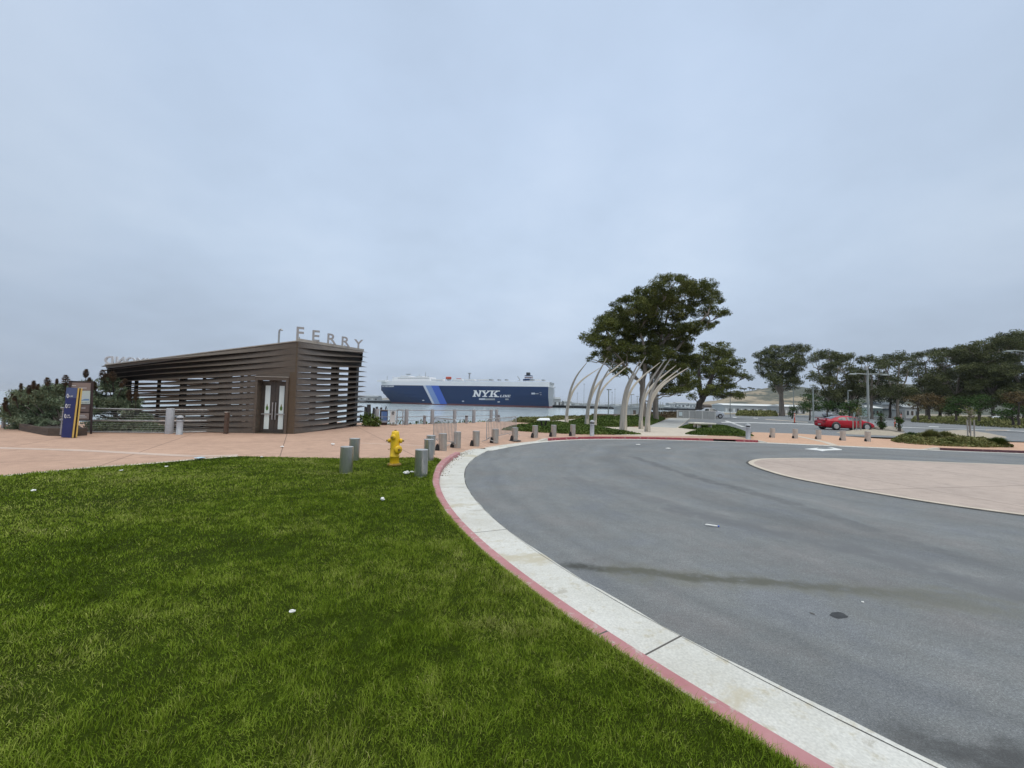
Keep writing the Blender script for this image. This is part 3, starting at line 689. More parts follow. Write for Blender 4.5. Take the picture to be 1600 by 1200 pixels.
M_RUST = mat('brown_post', (.115, .07, .05), .75, c2=(.085, .055, .04), scale=9)
t = thing('marker_post', 'slim brown post with pale cap standing left of the ferry doors', 'post', G(353, 677.8, .12))
L(MB().box((0, 0, .47), (.14, .14, .94), bev=.008), 'post', M_RUST, t); L(MB().box((0, 0, .96), (.15, .15, .05), bev=.008), 'cap', M_STEELW, t)

# ================================================================== SIGNS AT THE LEFT
M_NAVY = mat('navy_panel', (.016, .028, .145), .45, c2=(.012, .022, .12), scale=3)
M_NAVYL = mat('slate_blue_panel', (.075, .105, .24), .45, c2=(.06, .09, .21), scale=3)
M_OCHRE = mat('ochre_stripe', (.72, .50, .13), .5, c2=(.62, .42, .10), scale=6)
M_DBROWN = mat('dark_brown', (.045, .025, .022), .55, c2=(.035, .02, .018), scale=8)
M_WSIGN = mat('white_lettering', (.8, .8, .8), .5, c2=(.74, .74, .74))
dS = G(105, 684, .12).y
def SP(x, y, dd=0.0): return U(x, y, dS+dd)
t = thing('wayfinding_sign', 'leaning navy blue directory sign with yellow and brown stripes', 'sign', SP(105, 685))
def slab(q, th, mt, name, par, dd=0.0):
    P = [SP(x, y, dd) for x, y in q]; th = Vector(((sum(x for x, y in q)/len(q)-800)/FPX+.03, 1, 0)).normalized()*th
    m = MB(); n = len(P); m.add(P+[p+th for p in P], [list(range(n)), list(range(n, 2*n))[::-1]]+[(i, n+i, n+(i+1) % n, (i+1) % n) for i in range(n)])
    return m.build(name, mt, par)
pan = slab([(95.5, 683), (112.5, 684.3), (121, 606), (104, 605.5)], .12, M_NAVY, 'panel', t)
slab([(101.9, 621.5), (119.3, 622), (121, 606), (104, 605.5)], .02, M_NAVYL, 'header_panel', t, -.012)
slab([(111, 686.5), (118, 685), (127.5, 606.8), (121.2, 606)], .30, M_DBROWN, 'edge_board', t, -.03)
slab([(112.3, 683.7), (115, 684), (124.3, 606.6), (121.6, 606.2)], .02, M_OCHRE, 'stripe', t, -.05)
slab([(118.2, 683.7), (120.3, 683.2), (129.0, 606.9), (126.4, 606.6)], .28, M_OCHRE, 'stripe', t, -.05)
slab([(93, 679.3), (95.5, 679.5), (99, 640), (97.8, 639)], .1, M_GREYP, 'back_fin', t, .1)
for (cx_, cy_) in ((105.8, 618.5), (103.8, 634.3), (102, 650.2)):
    q = [(cx_+1.7*math.cos(a), cy_+3.4*math.sin(a)) for a in np.linspace(0, 6.283, 15)[:-1]]
    slab(q, .008, M_WSIGN, 'icon_disc', t, -.022)
    slab([(cx_-.7, cy_-1.6), (cx_+.5, cy_-1.6), (cx_+.7, cy_+1.8), (cx_-.4, cy_+1.8)], .006, M_NAVY, 'icon_symbol', t, -.027)
for (x0, x1, yy) in ((108, 114.5, 619), (106.3, 110.8, 632.7), (106.3, 110.3, 636.2), (104.6, 110.4, 648.8), (104.4, 111, 652.0)):
    for k in range(int((x1-x0)/.9)):
        xx = x0+k*.9
        if (k*7+int(yy)) % 5 != 3: slab([(xx, yy-.8), (xx+.6, yy-.8), (xx+.5, yy+.8), (xx-.05, yy+.8)], .006, M_WSIGN, 'lettering', t, -.02)
dS = G(140, 679, .12).y+.25
t = thing('information_kiosk', 'dark framed information board with map behind the navy directory sign', 'information board', SP(125, 680))
slab([(140.3, 679.5), (143.8, 679.3), (146.3, 596), (142.6, 595.6)], .16, M_DBROWN, 'post', t)
slab([(102.8, 679), (106, 679), (111.5, 594.6), (107.3, 594.4)], .16, M_DBROWN, 'post', t)
slab([(104.2, 656.8), (141.2, 656.8), (143, 596.2), (108, 594.8)], .07, M_DBROWN, 'backboard', t, .045)
M_TAUPE = mat('taupe_panel', (.27, .205, .175), .55, c2=(.235, .18, .155), scale=3); M_TAUPED = mat('brown_photo_panel', (.16, .115, .10), .55, c2=(.12, .09, .08), scale=5)
M_MAP = mat('map_print', (.52, .60, .50), .5, c2=(.50, .58, .60), scale=2.2, lo=.4, hi=.6)
slab([(111, 610.3), (141.4, 610.3), (142.2, 598.4), (111.8, 597.6)], .02, M_TAUPE, 'title_panel', t, .022)
mp_ = slab([(121.5, 631.3), (140.4, 631.3), (141.3, 610.6), (122.5, 610.6)], .02, M_MAP, 'map_panel', t, .02)
slab([(126.5, 626), (139.5, 625.7), (139.2, 623.6), (133, 623.2), (127.4, 625)], .004, mat('map_water', (.16, .30, .50), .5), 'map_water', t, .014)
for xx in np.arange(124, 139, 2.2): slab([(xx, 629.9), (xx+1.1, 629.9), (xx+1.1, 628.9), (xx, 628.9)], .004, M_BLACK, 'map_key', t, .014)
slab([(121, 643.4), (139.6, 643.4), (140.2, 633), (121.5, 633)], .02, M_TAUPED, 'photo_panel', t, .02)
slab([(121, 655.4), (138.8, 655.4), (139.4, 645.6), (121.5, 645.6)], .02, M_TAUPE, 'text_panel', t, .02)
for (x0, x1, yy) in ((112.4, 119.6, 602.6), (112.4, 136.5, 606.3), (127, 134, 637.5), (123, 133, 649), (122.5, 136.5, 651.6)):
    for k in range(int((x1-x0)/1.1)):
        xx = x0+k*1.1; slab([(xx, yy+.5), (xx+.8, yy+.5), (xx+.8, yy-.5), (xx, yy-.5)], .004, M_WSIGN, 'lettering', t, .014)
# information panels by the railing
dS = G(600, 663.5, .12).y-.5
t = thing('information_screen', 'blue framed information screen by the waterside railing', 'information board', SP(600, 663.5))
slab([(594, 661), (605.5, 661), (606.2, 640), (595, 640)], .12, M_DBROWN, 'frame', t)
M_SCR = mat('blue_poster', (.13, .24, .52), .4, c2=(.11, .20, .45), scale=2); M_SCRL = mat('pale_poster', (.62, .66, .74), .4, c2=(.55, .6, .68))
slab([(595.1, 658.2), (604.7, 658.2), (605.2, 643), (596, 643)], .02, M_SCR, 'poster', t, -.02)
slab([(595.0, 660), (604.6, 660), (604.7, 658.4), (595.1, 658.4)], .02, M_SCRL, 'poster_footer', t, -.02)
for yy in np.arange(644.5, 656, 1.5): slab([(596.4, yy+.8), (597.4, yy+.8), (597.4, yy), (596.4, yy)], .006, M_SCRL, 'lettering', t, -.026)
slab([(596, 664), (604.5, 664), (604.5, 661), (596, 661)], .25, M_DBROWN, 'foot', t, -.05)
t = thing('notice_board', 'white notice panel with a dark ring symbol beside the blue screen', 'sign', SP(614, 663.5))
slab([(608.8, 660.5), (617.5, 660.5), (618.6, 642.2), (610, 642)], .05, M_WSIGN, 'panel', t)
q = [SP(614.2+1.5*math.cos(a), 645.3+2.1*math.sin(a), -.03) for a in np.linspace(.9, 6.6, 14)]
MB().tube(q, .022, 6).build('ring_symbol', M_BLACK, t)
slab([(609, 664.5), (619.5, 664.5), (618, 662), (610, 662)], .3, M_STEELW, 'foot', t, -.1)
slab([(612.5, 662.2), (615, 662.2), (615, 660.3), (612.5, 660.3)], .04, M_GREYP, 'stem', t)
t = thing('bike_rack', 'empty dark tubular frame stand right of the white notice panel', 'frame', SP(625, 663.5))
MB().tube([SP(620, 664.2), SP(620.8, 641.3), SP(621.4, 640.3), SP(628.8, 640.3), SP(629.6, 641.3), SP(629.6, 664.2)], .035, 8).build('frame', M_GREYP, t)
MB().tube([SP(620.4, 652.5), SP(629.6, 652.5)], .02, 6).build('crossbar', M_GREYP, t)
# slanted interpretive panel in the green bed
ib = G(850, 670, .13)
t = thing('interpretive_panel', 'low slanted white information panel on dark splayed legs in the green bed', 'information board', ib)
D_ = ib.y
MB().add([U(838.5, 656, D_-.25), U(859.5, 656.3, D_-.25), U(858.2, 653.2, D_+.35), U(844, 653, D_+.35)]+[p-Vector((0, 0, .05)) for p in (U(838.5, 656, D_-.25), U(859.5, 656.3, D_-.25), U(858.2, 653.2, D_+.35), U(844, 653, D_+.35))], [(0, 1, 2, 3), (7, 6, 5, 4), (0, 4, 5, 1), (1, 5, 6, 2), (2, 6, 7, 3), (3, 7, 4, 0)]).build('board', M_WSIGN, t)
for a, b_ in ((845.5, 847.5), (854.5, 849.5)):
    MB().tube([U(a, 656, D_), U(b_, 670.5, D_)], .055, 6).build('leg', M_DBROWN, t)

# ================================================================== FERRY PAVILION
M_LOUV = mat('bronze_metal', (.142, .112, .086), .5, .2, c2=(.110, .087, .067), scale=1.2, rvar=.15, stretch=(1, 1, 5))
M_LOUVD = mat('bronze_corner_panel', (.125, .088, .055), .5, .2, c2=(.105, .074, .046), scale=2)
M_DARK = mat('dark_structure', (.02, .018, .017), .7, c2=(.028, .025, .022), scale=3)
M_ROOF = mat('roof_membrane', (.33, .32, .31), .7, c2=(.28, .27, .26), scale=2)
M_LET = mat('letter_metal', (.40, .385, .38), .5, .3, c2=(.36, .345, .34), scale=5)
M_LETP = mat('pale_letter_metal', (.58, .58, .60), .5, .1, c2=(.52, .52, .54), scale=5)
M_LETB = mat('letter_beam', (.42, .39, .34), .55, c2=(.36, .33, .29), scale=4)
M_GLASS = bpy.data.materials.new('door_glass'); M_GLASS.use_nodes = True; gt = M_GLASS.node_tree; gb = gt.nodes['Principled BSDF']
gb.inputs['Base Color'].default_value = (.78, .88, .86, 1); gb.inputs['Roughness'].default_value = .12; gb.inputs['Specular IOR Level'].default_value = .6  # opaque pale colour stands in for bright water seen through the panes
A = G(458, 678, .12); C = G(563, 664.5, .12)
ZA = U(460, 533.5, A.y).z; ZC = U(560, 549, C.y).z
A2 = G(290, 674.6, .12); wd = (A2-A).normalized(); r_ = ray(163, 600)
kB = (r_[0]*A.y-r_[1]*A.x)/(wd.x*r_[1]-wd.y*r_[0]); B = A+wd*kB; ZB = U(163, 571, B.y).z
Dp = B+(C-A); ZD = ZC+ZB-ZA
fp = thing('ferry_pavilion', 'long bronze louvred ferry terminal pavilion with FERRY letters on its roof edge', 'building', A)
NR = 15
def wallframe(P, Q):
    d = (Q-P); d.z = 0; ln = d.length; d.normalize(); n = Vector((d.y, -d.x, 0)); return d, n, ln
def louver(P, Q, zp, zq, th, t0, t1, name, flip=1, skip=None, rows=range(NR), z_lim=None):
    d, n, ln = wallframe(P, Q); n = n*flip; m = MB(); K = 28
    for k in rows:
        a0, a1 = t0, t1
        if skip and skip[2] > (k+.4)/NR: segs = [(t0, skip[0]), (skip[1], t1)]
        else: segs = [(t0, t1)]
        for (a, b_) in segs:
            if b_-a < .01: continue
            ts = np.linspace(a, b_, max(3, int(K*(b_-a)/(t1-t0)))); V = []
            for s_ in ts:
                zt = .12+(zp+(zq-zp)*s_-.12)*(k+1)/NR; pw = (zp+(zq-zp)*s_-.12)/NR
                an = th(s_, k); o = P+d*(ln*s_); w = pw*.985
                top = Vector((o.x, o.y, zt))+n*.02; dr = n*math.sin(an)-Vector((0, 0, 1))*math.cos(an); nn = n*math.cos(an)+Vector((0, 0, 1))*math.sin(an)
                bot = top+dr*w; thk = .028
                # wedge section: thick at the wall, thin at the outer lip
                V += [top, bot, bot-nn*.006, top-nn*thk]
            q = len(ts)
            F = [(i*4+j, (i+1)*4+j, (i+1)*4+(j+1) % 4, i*4+(j+1) % 4) for i in range(q-1) for j in range(4)]+[(0, 1, 2, 3), tuple((q-1)*4+j for j in (3, 2, 1, 0))]
            m.add(V, F)
    return m.build(name, M_LOUV, fp)
sm01 = lambda x: max(0, min(1, x))**.8
dA, nA, lA = wallframe(C, A)          # short wall, camera sees it from its right
dL, nL, lL = wallframe(A, B)
def wall_t(P, Q, x, y0=620):
    r_ = ray(x, y0); d = Q-P    # intersect in plan
    det = r_[0]*(-d.y)-(-d.x)*r_[1]; return (r_[0]*P.y-r_[1]*P.x)/det
camv = Vector((0, 0, 0))
nl_f = 1 if (nL @ (camv-A)) > 0 else -1
dS_, nS_, lS_ = wallframe(A, C); ns_f = 1 if (nS_ @ (camv-A)) > 0 else -1
tp0, tp1 = wall_t(A, B, 450.5, 635), wall_t(A, B, 398.5, 635)
zport = U(425, 589.5, (A+(B-A)*((tp0+tp1)/2)).y).z
louver(A, C, ZA, ZC, lambda s_, k: rad(4)+rad(74)*sm01((s_-.01)/.95), .002, 1.0, 'louver_wall', ns_f)
louver(A, B, ZA, ZB, lambda s_, k: rad(1)+rad(77)*sm01((s_-.05 if k > 10 else s_-tp1*.8)/.72)**1.15, .001, 1.0, 'louver_wall', nl_f, skip=(tp0, tp1, (zport+.05)/ZA))
nb = wallframe(B, Dp)[1]; nb_f = 1 if nb @ (B-A) > 0 else -1
louver(B, Dp, ZB, ZD, lambda s_, k: rad(74)-rad(35)*s_, 0, 1.0, 'louver_wall', nb_f)
# structure: fascia, roof, posts
m = MB()
def vbox(P, Q, z0p, z1p, z0q, z1q, th, inset, outw, mb):
    d, n, ln = wallframe(P, Q); n = n*outw; V = []
    for (O, z0, z1) in ((P, z0p, z1p), (Q, z0q, z1q)):
        for off in (-inset, -inset-th):
            for z in (z0, z1): V.append(Vector((O.x, O.y, z))+n*off)
    mb.add(V, [(0, 1, 5, 4), (2, 6, 7, 3), (0, 2, 3, 1), (4, 5, 7, 6), (1, 3, 7, 5), (0, 4, 6, 2)])
vbox(A, C, ZA-.95, ZA-.1, ZC-.95, ZC-.1, .1, .08, ns_f, m); m.build('fascia', M_DARK, fp)
m = MB(); vbox(A, B, ZA-1.12, ZA-.1, ZB-.8, ZB-.1, .1, .08, nl_f, m); m.build('fascia', M_DARK, fp)
m = MB(); vbox(B, Dp, ZB-.55, ZB-.1, ZD-.6, ZD-.1, .1, .12, nb_f, m); m.build('fascia', M_DARK, fp)
m = MB(); vbox(Dp, C, ZD-.5, ZD-.1, ZC-.6, ZC-.1, .1, .08, 1 if wallframe(Dp, C)[1] @ (C-A) > 0 else -1, m); m.build('fascia', M_DARK, fp)
m = MB()
Q4 = [(A, ZA), (C, ZC), (Dp, ZD), (B, ZB)]; cen = (A+C+B+Dp)/4
ins = [Vector((p.x, p.y, 0))*.997+Vector((cen.x, cen.y, 0))*.003 for p, _ in Q4]
m.add([v+Vector((0, 0, z-.004)) for v, (_, z) in zip(ins, Q4)]+[v+Vector((0, 0, z-.14)) for v, (_, z) in zip(ins, Q4)], [(0, 1, 2, 3), (7, 6, 5, 4)]+[(i, 4+i, 4+(i+1) % 4, (i+1) % 4) for i in range(4)])
m.build('roof', M_ROOF, fp)
# roof coping: a thin light edge over both visible walls
m = MB()
vbox(A, B, ZA+.0, ZA+.045, ZB, ZB+.045, .2, -.06, nl_f, m); m.build('coping', M_LETB, fp)
def post(P, w, h, name='post', mt=M_DARK): MB().box((P.x, P.y, .12+(h-.12)/2), (w, w, h-.12), rz=math.atan2(dL.y, dL.x)).build(name, mt, fp)
for s_, w in ((.30, .16), (.62, .34), (.95, .5)):
    P = A+(C-A)*s_-(nS_*ns_f)*.42; post(P, w, ZA+(ZC-ZA)*s_-.15)
for s_ in (.16, .28, .40, .52, .64, .76, .88, .98):
    post(A+(B-A)*s_-(nL*nl_f)*.45, .10, ZA+(ZB-ZA)*s_-.15)
for s_ in (.03, .17, .33, .47, .61, .74, .86, .97):
    post(C+(Dp-C)*s_+(A-C).normalized()*.3, .14, ZC+(ZD-ZC)*s_-.15)
for s_ in (.40, .72): post(A+(B-A)*s_+(C-A)*.55, .45, ZA+(ZB-ZA)*s_-.15, 'pillar')
for s_ in (.08, .5, .92): post(B+(Dp-B)*s_-(nb*nb_f)*.5, .2, ZB-.15)
# corner return panels and portal
m = MB(); 
for k in range(NR):
    z0, z1 = .125+(ZA-.12)*k/NR+.006, .12+(ZA-.12)*(k+1)/NR-.002
    P0, P1 = A, A+(B-A)*(tp0*.985); n_ = nL*nl_f
    if z0 < zport+.02:
        q = [P0+n_*.03, P1+n_*.03, P1+n_*.012, P0+n_*.012]
        m.add([Vector((p.x, p.y, z)) for z in (z0, z1) for p in q], [(0, 1, 2, 3), (4, 7, 6, 5)]+[(i, (i+1) % 4, 4+(i+1) % 4, 4+i) for i in range(4)])
m.build('corner_panel', M_LOUVD, fp)
def wp(s_, z, off): p = A+(B-A)*s_+(nL*nl_f)*off; return Vector((p.x, p.y, z))
def wbox(s0, s1, z0, z1, o0, o1, name, mt, par=None):
    V = [wp(s_, z, o) for s_ in (s0, s1) for z in (z0, z1) for o in (o0, o1)]
    return MB().add(V, [(0, 1, 3, 2), (4, 6, 7, 5), (0, 4, 5, 1), (2, 3, 7, 6), (0, 2, 6, 4), (1, 5, 7, 3)]).build(name, mt, par or fp)
dt = (tp1-tp0); ft = dt*.075
fr_ = wbox(tp0, tp0+ft, .12, zport, -.34, .10, 'door_frame', M_LOUV); wbox(tp1-ft, tp1, .12, zport, -.34, .10, 'door_frame', M_LOUV)
wbox(tp0+ft, tp1-ft, zport-.14, zport, -.34, .10, 'door_frame', M_LOUV); wbox(tp0, tp1, zport+.002, zport+.03, -.02, .13, 'door_canopy', M_LETB); zrow = .12+(ZA-.12)*math.ceil((zport+.04-.12)/((ZA-.12)/NR))/NR
wbox(.002, tp1+.004, zport+.034, zrow+.05, -.05, -.015, 'header_panel', M_LOUVD); wbox(.002, tp0, .125, zport+.03, -.05, -.015, 'backing_panel', M_LOUVD)
M_DOOR = mat('door_metal', (.10, .085, .072), .45, .4, c2=(.085, .072, .062), scale=4)
zl = zport-.16; w0, w1 = tp0+ft, tp1-ft; mid = (w0+w1)/2
M_GREENS = mat('green_sticker', (.10, .22, .04), .5); M_BROWNS = mat('yellow_brown_sticker', (.24, .16, .03), .5)
for a, b_ in ((w0, mid-.006/lL), (mid+.006/lL, w1)):
    lf = wbox(a, b_, .14, zl, -.32, -.27, 'door', M_DOOR)
    g0, g1 = a+(b_-a)*.36, a+(b_-a)*.72
    wbox(g0, g1, .30, zl-.22, -.266, -.260, 'glass', M_GLASS, lf)
    wbox(a+(b_-a)*.2, a+(b_-a)*.9, .98, 1.03, -.23, -.20, 'push_bar', M_GALV, lf)
    hx = b_-(b_-a)*.1 if a == w0 else a+(b_-a)*.1
    wbox(hx-.02/lL, hx+.02/lL, .75, 1.55, -.23, -.19, 'pull_handle', M_GALV, lf)
    gc = (g0+g1)/2; e_ = (g1-g0)
    q = [(gc+e_*.26*math.cos(x), 1.28+.11*math.sin(x)) for x in np.linspace(0, 6.283, 13)[:-1]]
    MB().prism(q, -.256, -.253, fr=lambda s_, z, o: wp(s_, z, o)).build('sticker', M_GREENS, lf)
    MB().prism([(gc-e_*.14, 1.36), (gc+e_*.14, 1.36), (gc, 1.50)], -.256, -.253, fr=lambda s_, z, o: wp(s_, z, o)).build('sticker', M_BROWNS, lf)
wbox(w0, w1, .121, .14, -.5, .10, 'threshold', M_LOUVD)
# inside floor slab edge and low far-side wall mullions
MB().box((A.x, A.y, (ZA+.12)/2), (.07, .07, ZA-.12), rz=math.atan2(dL.y, dL.x)).build('corner_trim', M_LOUVD, fp)
# letters FERRY on a beam along the short wall
bmz = lambda s_: ZA+(ZC-ZA)*s_
m = MB(); vbox(A, C, ZA+.01, ZA+.15, ZC+.01, ZC+.15, .12, -.04, ns_f, m); m.build('letter_beam', M_LETB, fp)
ldir = ((A-B).normalized()*.9+(C-A).normalized()*.42).normalized(); lnor = Vector((ldir.y, -ldir.x, 0))
for ch, px in zip('FERRY', (468, 493, 517.5, 539.5, 560.5)):
    s_ = wall_t(A, C, px, 540)
    z0 = bmz(s_)+.15; P = A+(C-A)*s_+(nS_*ns_f)*(-.02)
    text_mesh(ch, .80, .04, M_LET, 'letter', fp, lambda x, y, z, P=P, z0=z0: (P+ldir*x*1.0+lnor*z+Vector((0, 0, z0-P.z+y))-A), off=.012)
    MB().box((P.x, P.y, z0+.03), (.03, .03, .1)).build('letter_stud', M_GALV, fp)
bdir = (Dp-B).normalized(); lB = (Dp-B).length
for i_, ch in enumerate('RICHMOND'):
    s_ = (.02+.068*(7-i_)); P = B+(Dp-B)*s_; z0 = ZB+(ZD-ZB)*s_+.08
    text_mesh(ch, .50, .03, M_LETP, 'letter', fp, lambda x, y, z, P=P, z0=z0: (P+(B-A).normalized()*x*1.15+nL*z+Vector((0, 0, z0-P.z+y))-A), off=.012)
m = MB(); vbox(B, Dp, ZB+.01, ZB+.08, ZD+.01, ZD+.08, .1, -.04, nb_f, m); m.build('letter_beam', M_LETB, fp)
vp_ = U(435.5, 533, A.y+1.2); vz = ZA
MB().tube([(vp_.x, vp_.y, vz-.05), (vp_.x, vp_.y, vz+.62), (vp_.x+.02, vp_.y, vz+.72), (vp_.x+.09, vp_.y, vz+.76), (vp_.x+.15, vp_.y, vz+.70)], .045, 10).build('vent_pipe', M_GALV, fp)

# ================================================================== VEGETATION
M_EUC = leafmat('eucalyptus_leaves', [(.034, .044, .010), (.078, .092, .020), (.135, .148, .034), (.21, .21, .065)], .35)
M_EUCF = leafmat('far_eucalyptus_leaves', [(.042, .050, .020), (.080, .092, .036), (.130, .142, .056), (.19, .19, .09)], .2)  # darks lifted and blue raised: distance haze put into the leaf colour
M_BRIGHT = leafmat('young_leaves', [(.025, .055, .012), (.045, .085, .018), (.07, .12, .03)], .8)
M_RUSTL = leafmat('reddish_leaves', [(.06, .05, .025), (.12, .085, .035), (.17, .11, .05)], .8)
M_ECH = leafmat('grey_green_leaves', [(.08, .11, .062), (.15, .195, .115), (.22, .27, .17), (.29, .33, .235)], 1.4)
M_SPIKE = leafmat('dry_flower_spikes', [(.11, .08, .068), (.19, .145, .105), (.27, .21, .14)], 3)
M_GCOV = leafmat('low_green_leaves', [(.034, .062, .010), (.066, .105, .018), (.105, .150, .030), (.16, .19, .06)], .9)
M_GCOVD = leafmat('dry_green_leaves', [(.085, .10, .030), (.145, .16, .050), (.225, .215, .080), (.33, .28, .135)], .9)
M_BARK = mat('pale_bark', (.34, .29, .24), .85, c2=(.20, .165, .135), scale=1.2, bump=.5, bscale=9, stretch=(3, 3, .5))
M_BARKD = mat('dark_bark', (.085, .068, .055), .9, c2=(.05, .04, .033), scale=2, bump=.5, bscale=9, stretch=(3, 3, .5))
def leaves(cl, dens, size, asp=.34, sub=.55, droop=.5, shell=.35):
    """cl: (centre, radii, weight). Leaf-sized faces in sub-clumps through each cluster's volume."""
    Vs = []; Fs = []; Rs = []; n0 = 0
    for c, r, w in cl:
        c = np.array(c); r = np.array(r); vol = r[0]*r[1]*r[2]
        ns = max(4, int(w*5.0*(vol**(2/3))/sub**2))
        d = rng.normal(size=(ns, 3)); d /= np.linalg.norm(d, axis=1)[:, None]
        sc = d*(shell+(1-shell)*rng.random((ns, 1))**.45)*r+c
        sr = sub*(.5+.9*rng.random(ns)); tone = np.clip(rng.normal(.45, .2, ns), 0, 1)
        k = np.maximum(3, (dens*sr*sr/sub**2*(.6+.8*rng.random(ns))).astype(int)); idx = np.repeat(np.arange(ns), k); n = len(idx)
        q = rng.normal(size=(n, 3)); q /= np.linalg.norm(q, axis=1)[:, None]
        P = sc[idx]+q*(sr[idx]*rng.random(n)**.5)[:, None]*np.array([1.15, 1.15, .7])
        a = rng.normal(size=(n, 3)); a[:, 2] -= droop; a /= np.linalg.norm(a, axis=1)[:, None]
        b_ = np.cross(a, rng.normal(size=(n, 3))); b_ /= np.linalg.norm(b_, axis=1)[:, None]
        s = size*(.6+.8*rng.random(n))[:, None]
        a = a*s*.5; b_ = b_*s*.5*asp
        Vs.append(np.stack([P-a, P+b_-a*.1, P+a, P-b_-a*.1], 1).reshape(-1, 3))
        Fs.append(np.arange(n)[:, None]*4+np.arange(4)+n0); n0 += 4*n
        Rs.append(np.clip(tone[idx]+rng.normal(0, .12, n), 0, 1))
    return np.concatenate(Vs), np.concatenate(Fs), np.concatenate(Rs)
def limb(m, pts, r0_, r1_, n=7, wig=.0):
    P = [Vector(p) for p in pts]; o = []
    for i in range(len(P)-1):
        for j in range(4):
            t = j/4; q = P[i].lerp(P[i+1], t)
            if i or j: q = q+Vector(rng.normal(0, wig, 3))
            o.append(q)
    o.append(P[-1]); k = len(o)
    m.tube(o, [r0_+(r1_-r0_)*(i/(k-1))**.8 for i in range(k)], n)
def tree_at(name, label, base, clusters, trunk, lm, bm_, dens, size, sub, group=None, cat='tree', limbs=True, asp=.34, tr=(.5, .2), kind=None, wig=.12):
    """clusters in world; trunk: list of world points; limbs grow from the trunk to every cluster."""
    t = thing(name, label, cat, base, 0, group); bv = np.array(base)
    V, F, R = leaves(clusters, dens, size, asp, sub)
    npmesh('crown', V-bv, F, lm, R, t)
    m = MB()
    for q_, tk in enumerate(trunk): limb(m, tk, tr[0]*(1, .75, .5, .5, .6)[q_], tr[1], 9, wig*.4)
    if limbs:
        tp = [Vector(p) for tk in trunk for p in tk[1:]]
        for c, r, w in clusters:
            c = Vector(c); o = min(tp, key=lambda p: (p-c).length+max(0, p.z-c.z)*1.5)
            mid_ = o.lerp(c, .5)+Vector((0, 0, -.06*(c-o).length))
            limb(m, [o, mid_, c], tr[1]*.8, .04, 6, wig)
            for k in range(3):
                e = c+Vector(rng.uniform(-.6, .6, 3)*np.array(r)); limb(m, [mid_.lerp(c, .5), e], tr[1]*.3, .02, 4, wig*.6)
    m.build('trunk', bm_, t)
    return t
def pxclusters(lst, dep, dz=1.0, dj=5.0):
    o = []; s = dep/FPX
    for (x, y, rx, ry) in lst:
        d = dep+rng.uniform(-dj, dj); p = U(x, y, d); o.append((tuple(p), (rx*s, rx*s*dz, ry*s), 1.0))
    return o
# ---- the big eucalyptus
D1 = 45
c1_ = [(1050, 447, 34, 14), (1092, 449, 28, 13), (1015, 461, 30, 13), (985, 478, 28, 14), (1072, 468, 38, 16), (1112, 468, 17, 15), (962, 495, 22, 14), (1000, 497, 34, 16),
       (1048, 490, 32, 13), (1098, 486, 24, 10), (1127, 488, 11, 7), (948, 510, 16, 10), (975, 515, 26, 12), (1020, 512, 28, 11), (1085, 512, 22, 9), (1108, 505, 14, 7),
       (920, 529, 15, 8), (938, 533, 20, 9), (962, 536, 26, 12), (1000, 533, 32, 15), (1040, 530, 32, 14), (1072, 524, 20, 9), (940, 552, 14, 6), (956, 562, 22, 9),
       (925, 562, 7, 5), (985, 556, 24, 12), (1030, 556, 30, 14), (1062, 552, 26, 13), (1078, 566, 20, 12), (1058, 583, 24, 14), (1075, 596, 14, 8), (1042, 604, 22, 11), (1060, 612, 14, 5), (968, 580, 14, 6), (1015, 575, 24, 10), (948, 502, 16, 9), (972, 503, 18, 9), (1012, 478, 24, 10), (932, 520, 12, 7), (992, 521, 22, 9), (1052, 514, 20, 8), (1062, 540, 20, 9), (1018, 547, 26, 10), (1050, 571, 18, 9), (1034, 588, 18, 8), (1070, 606, 12, 6), (980, 543, 22, 9), (952, 547, 16, 8), (1035, 470, 24, 10)]
cl1 = pxclusters(c1_, D1, .9, 4.5)
b1 = G(1018, 659.5, .1); b1 = Vector((U(1018, 655, D1).x, D1, .1))
T = lambda x, y, d=D1: U(x, y, d)
trk = [[T(1003, 656), T(1004, 625), T(1005, 600), T(1008, 570), T(1006, 540), T(998, 515)], [T(1025, 657, 46), T(1023, 620, 46), T(1026, 590, 46), T(1029, 560, 46), T(1040, 530, 46), T(1056, 500, 46)], [T(1005, 612), T(1000, 596), T(978, 572), T(955, 545)], [T(1028, 590, 46), T(1045, 560, 46), T(1080, 520, 46), T(1105, 490, 46)], [T(1014, 656, 47), T(1016, 600, 47), T(1030, 540, 47), T(1050, 470, 47)]]
tree_at('eucalyptus_tree', 'huge spreading eucalyptus with pale trunks behind the curved rib sculptures', b1, cl1, trk, M_EUC, M_BARK, 95, .20, .44, tr=(.44, .10))
# ---- second, leaning
D2 = 70; T = lambda x, y, d=D2: U(x, y, d)
c2_ = [(1130, 545, 15, 10), (1117, 558, 24, 11), (1092, 566, 18, 13), (1140, 568, 18, 10), (1150, 582, 16, 7), (1164, 588, 9, 5), (1122, 578, 22, 9), (1098, 586, 16, 9), (1085, 600, 10, 8), (1128, 603, 24, 8), (1112, 610, 18, 7), (1148, 617, 11, 6), (1132, 617, 18, 6), (1084, 618, 6, 5), (1106, 545, 12, 7), (1128, 592, 16, 5)]
tree_at('eucalyptus_tree', 'leaning dark-trunked tree behind the white mesh screen, right of the huge eucalyptus', (T(1090, 652).x, D2, 0), pxclusters(c2_, D2, .9, 5), [[T(1090, 652), T(1092, 635), T(1101, 615), T(1112, 590), T(1120, 565)], [T(1096, 622), T(1108, 612), T(1128, 605)], [T(1094, 618), T(1093, 595), T(1092, 570)]], M_EUC, M_BARKD, 85, .29, .64, tr=(.72, .16))
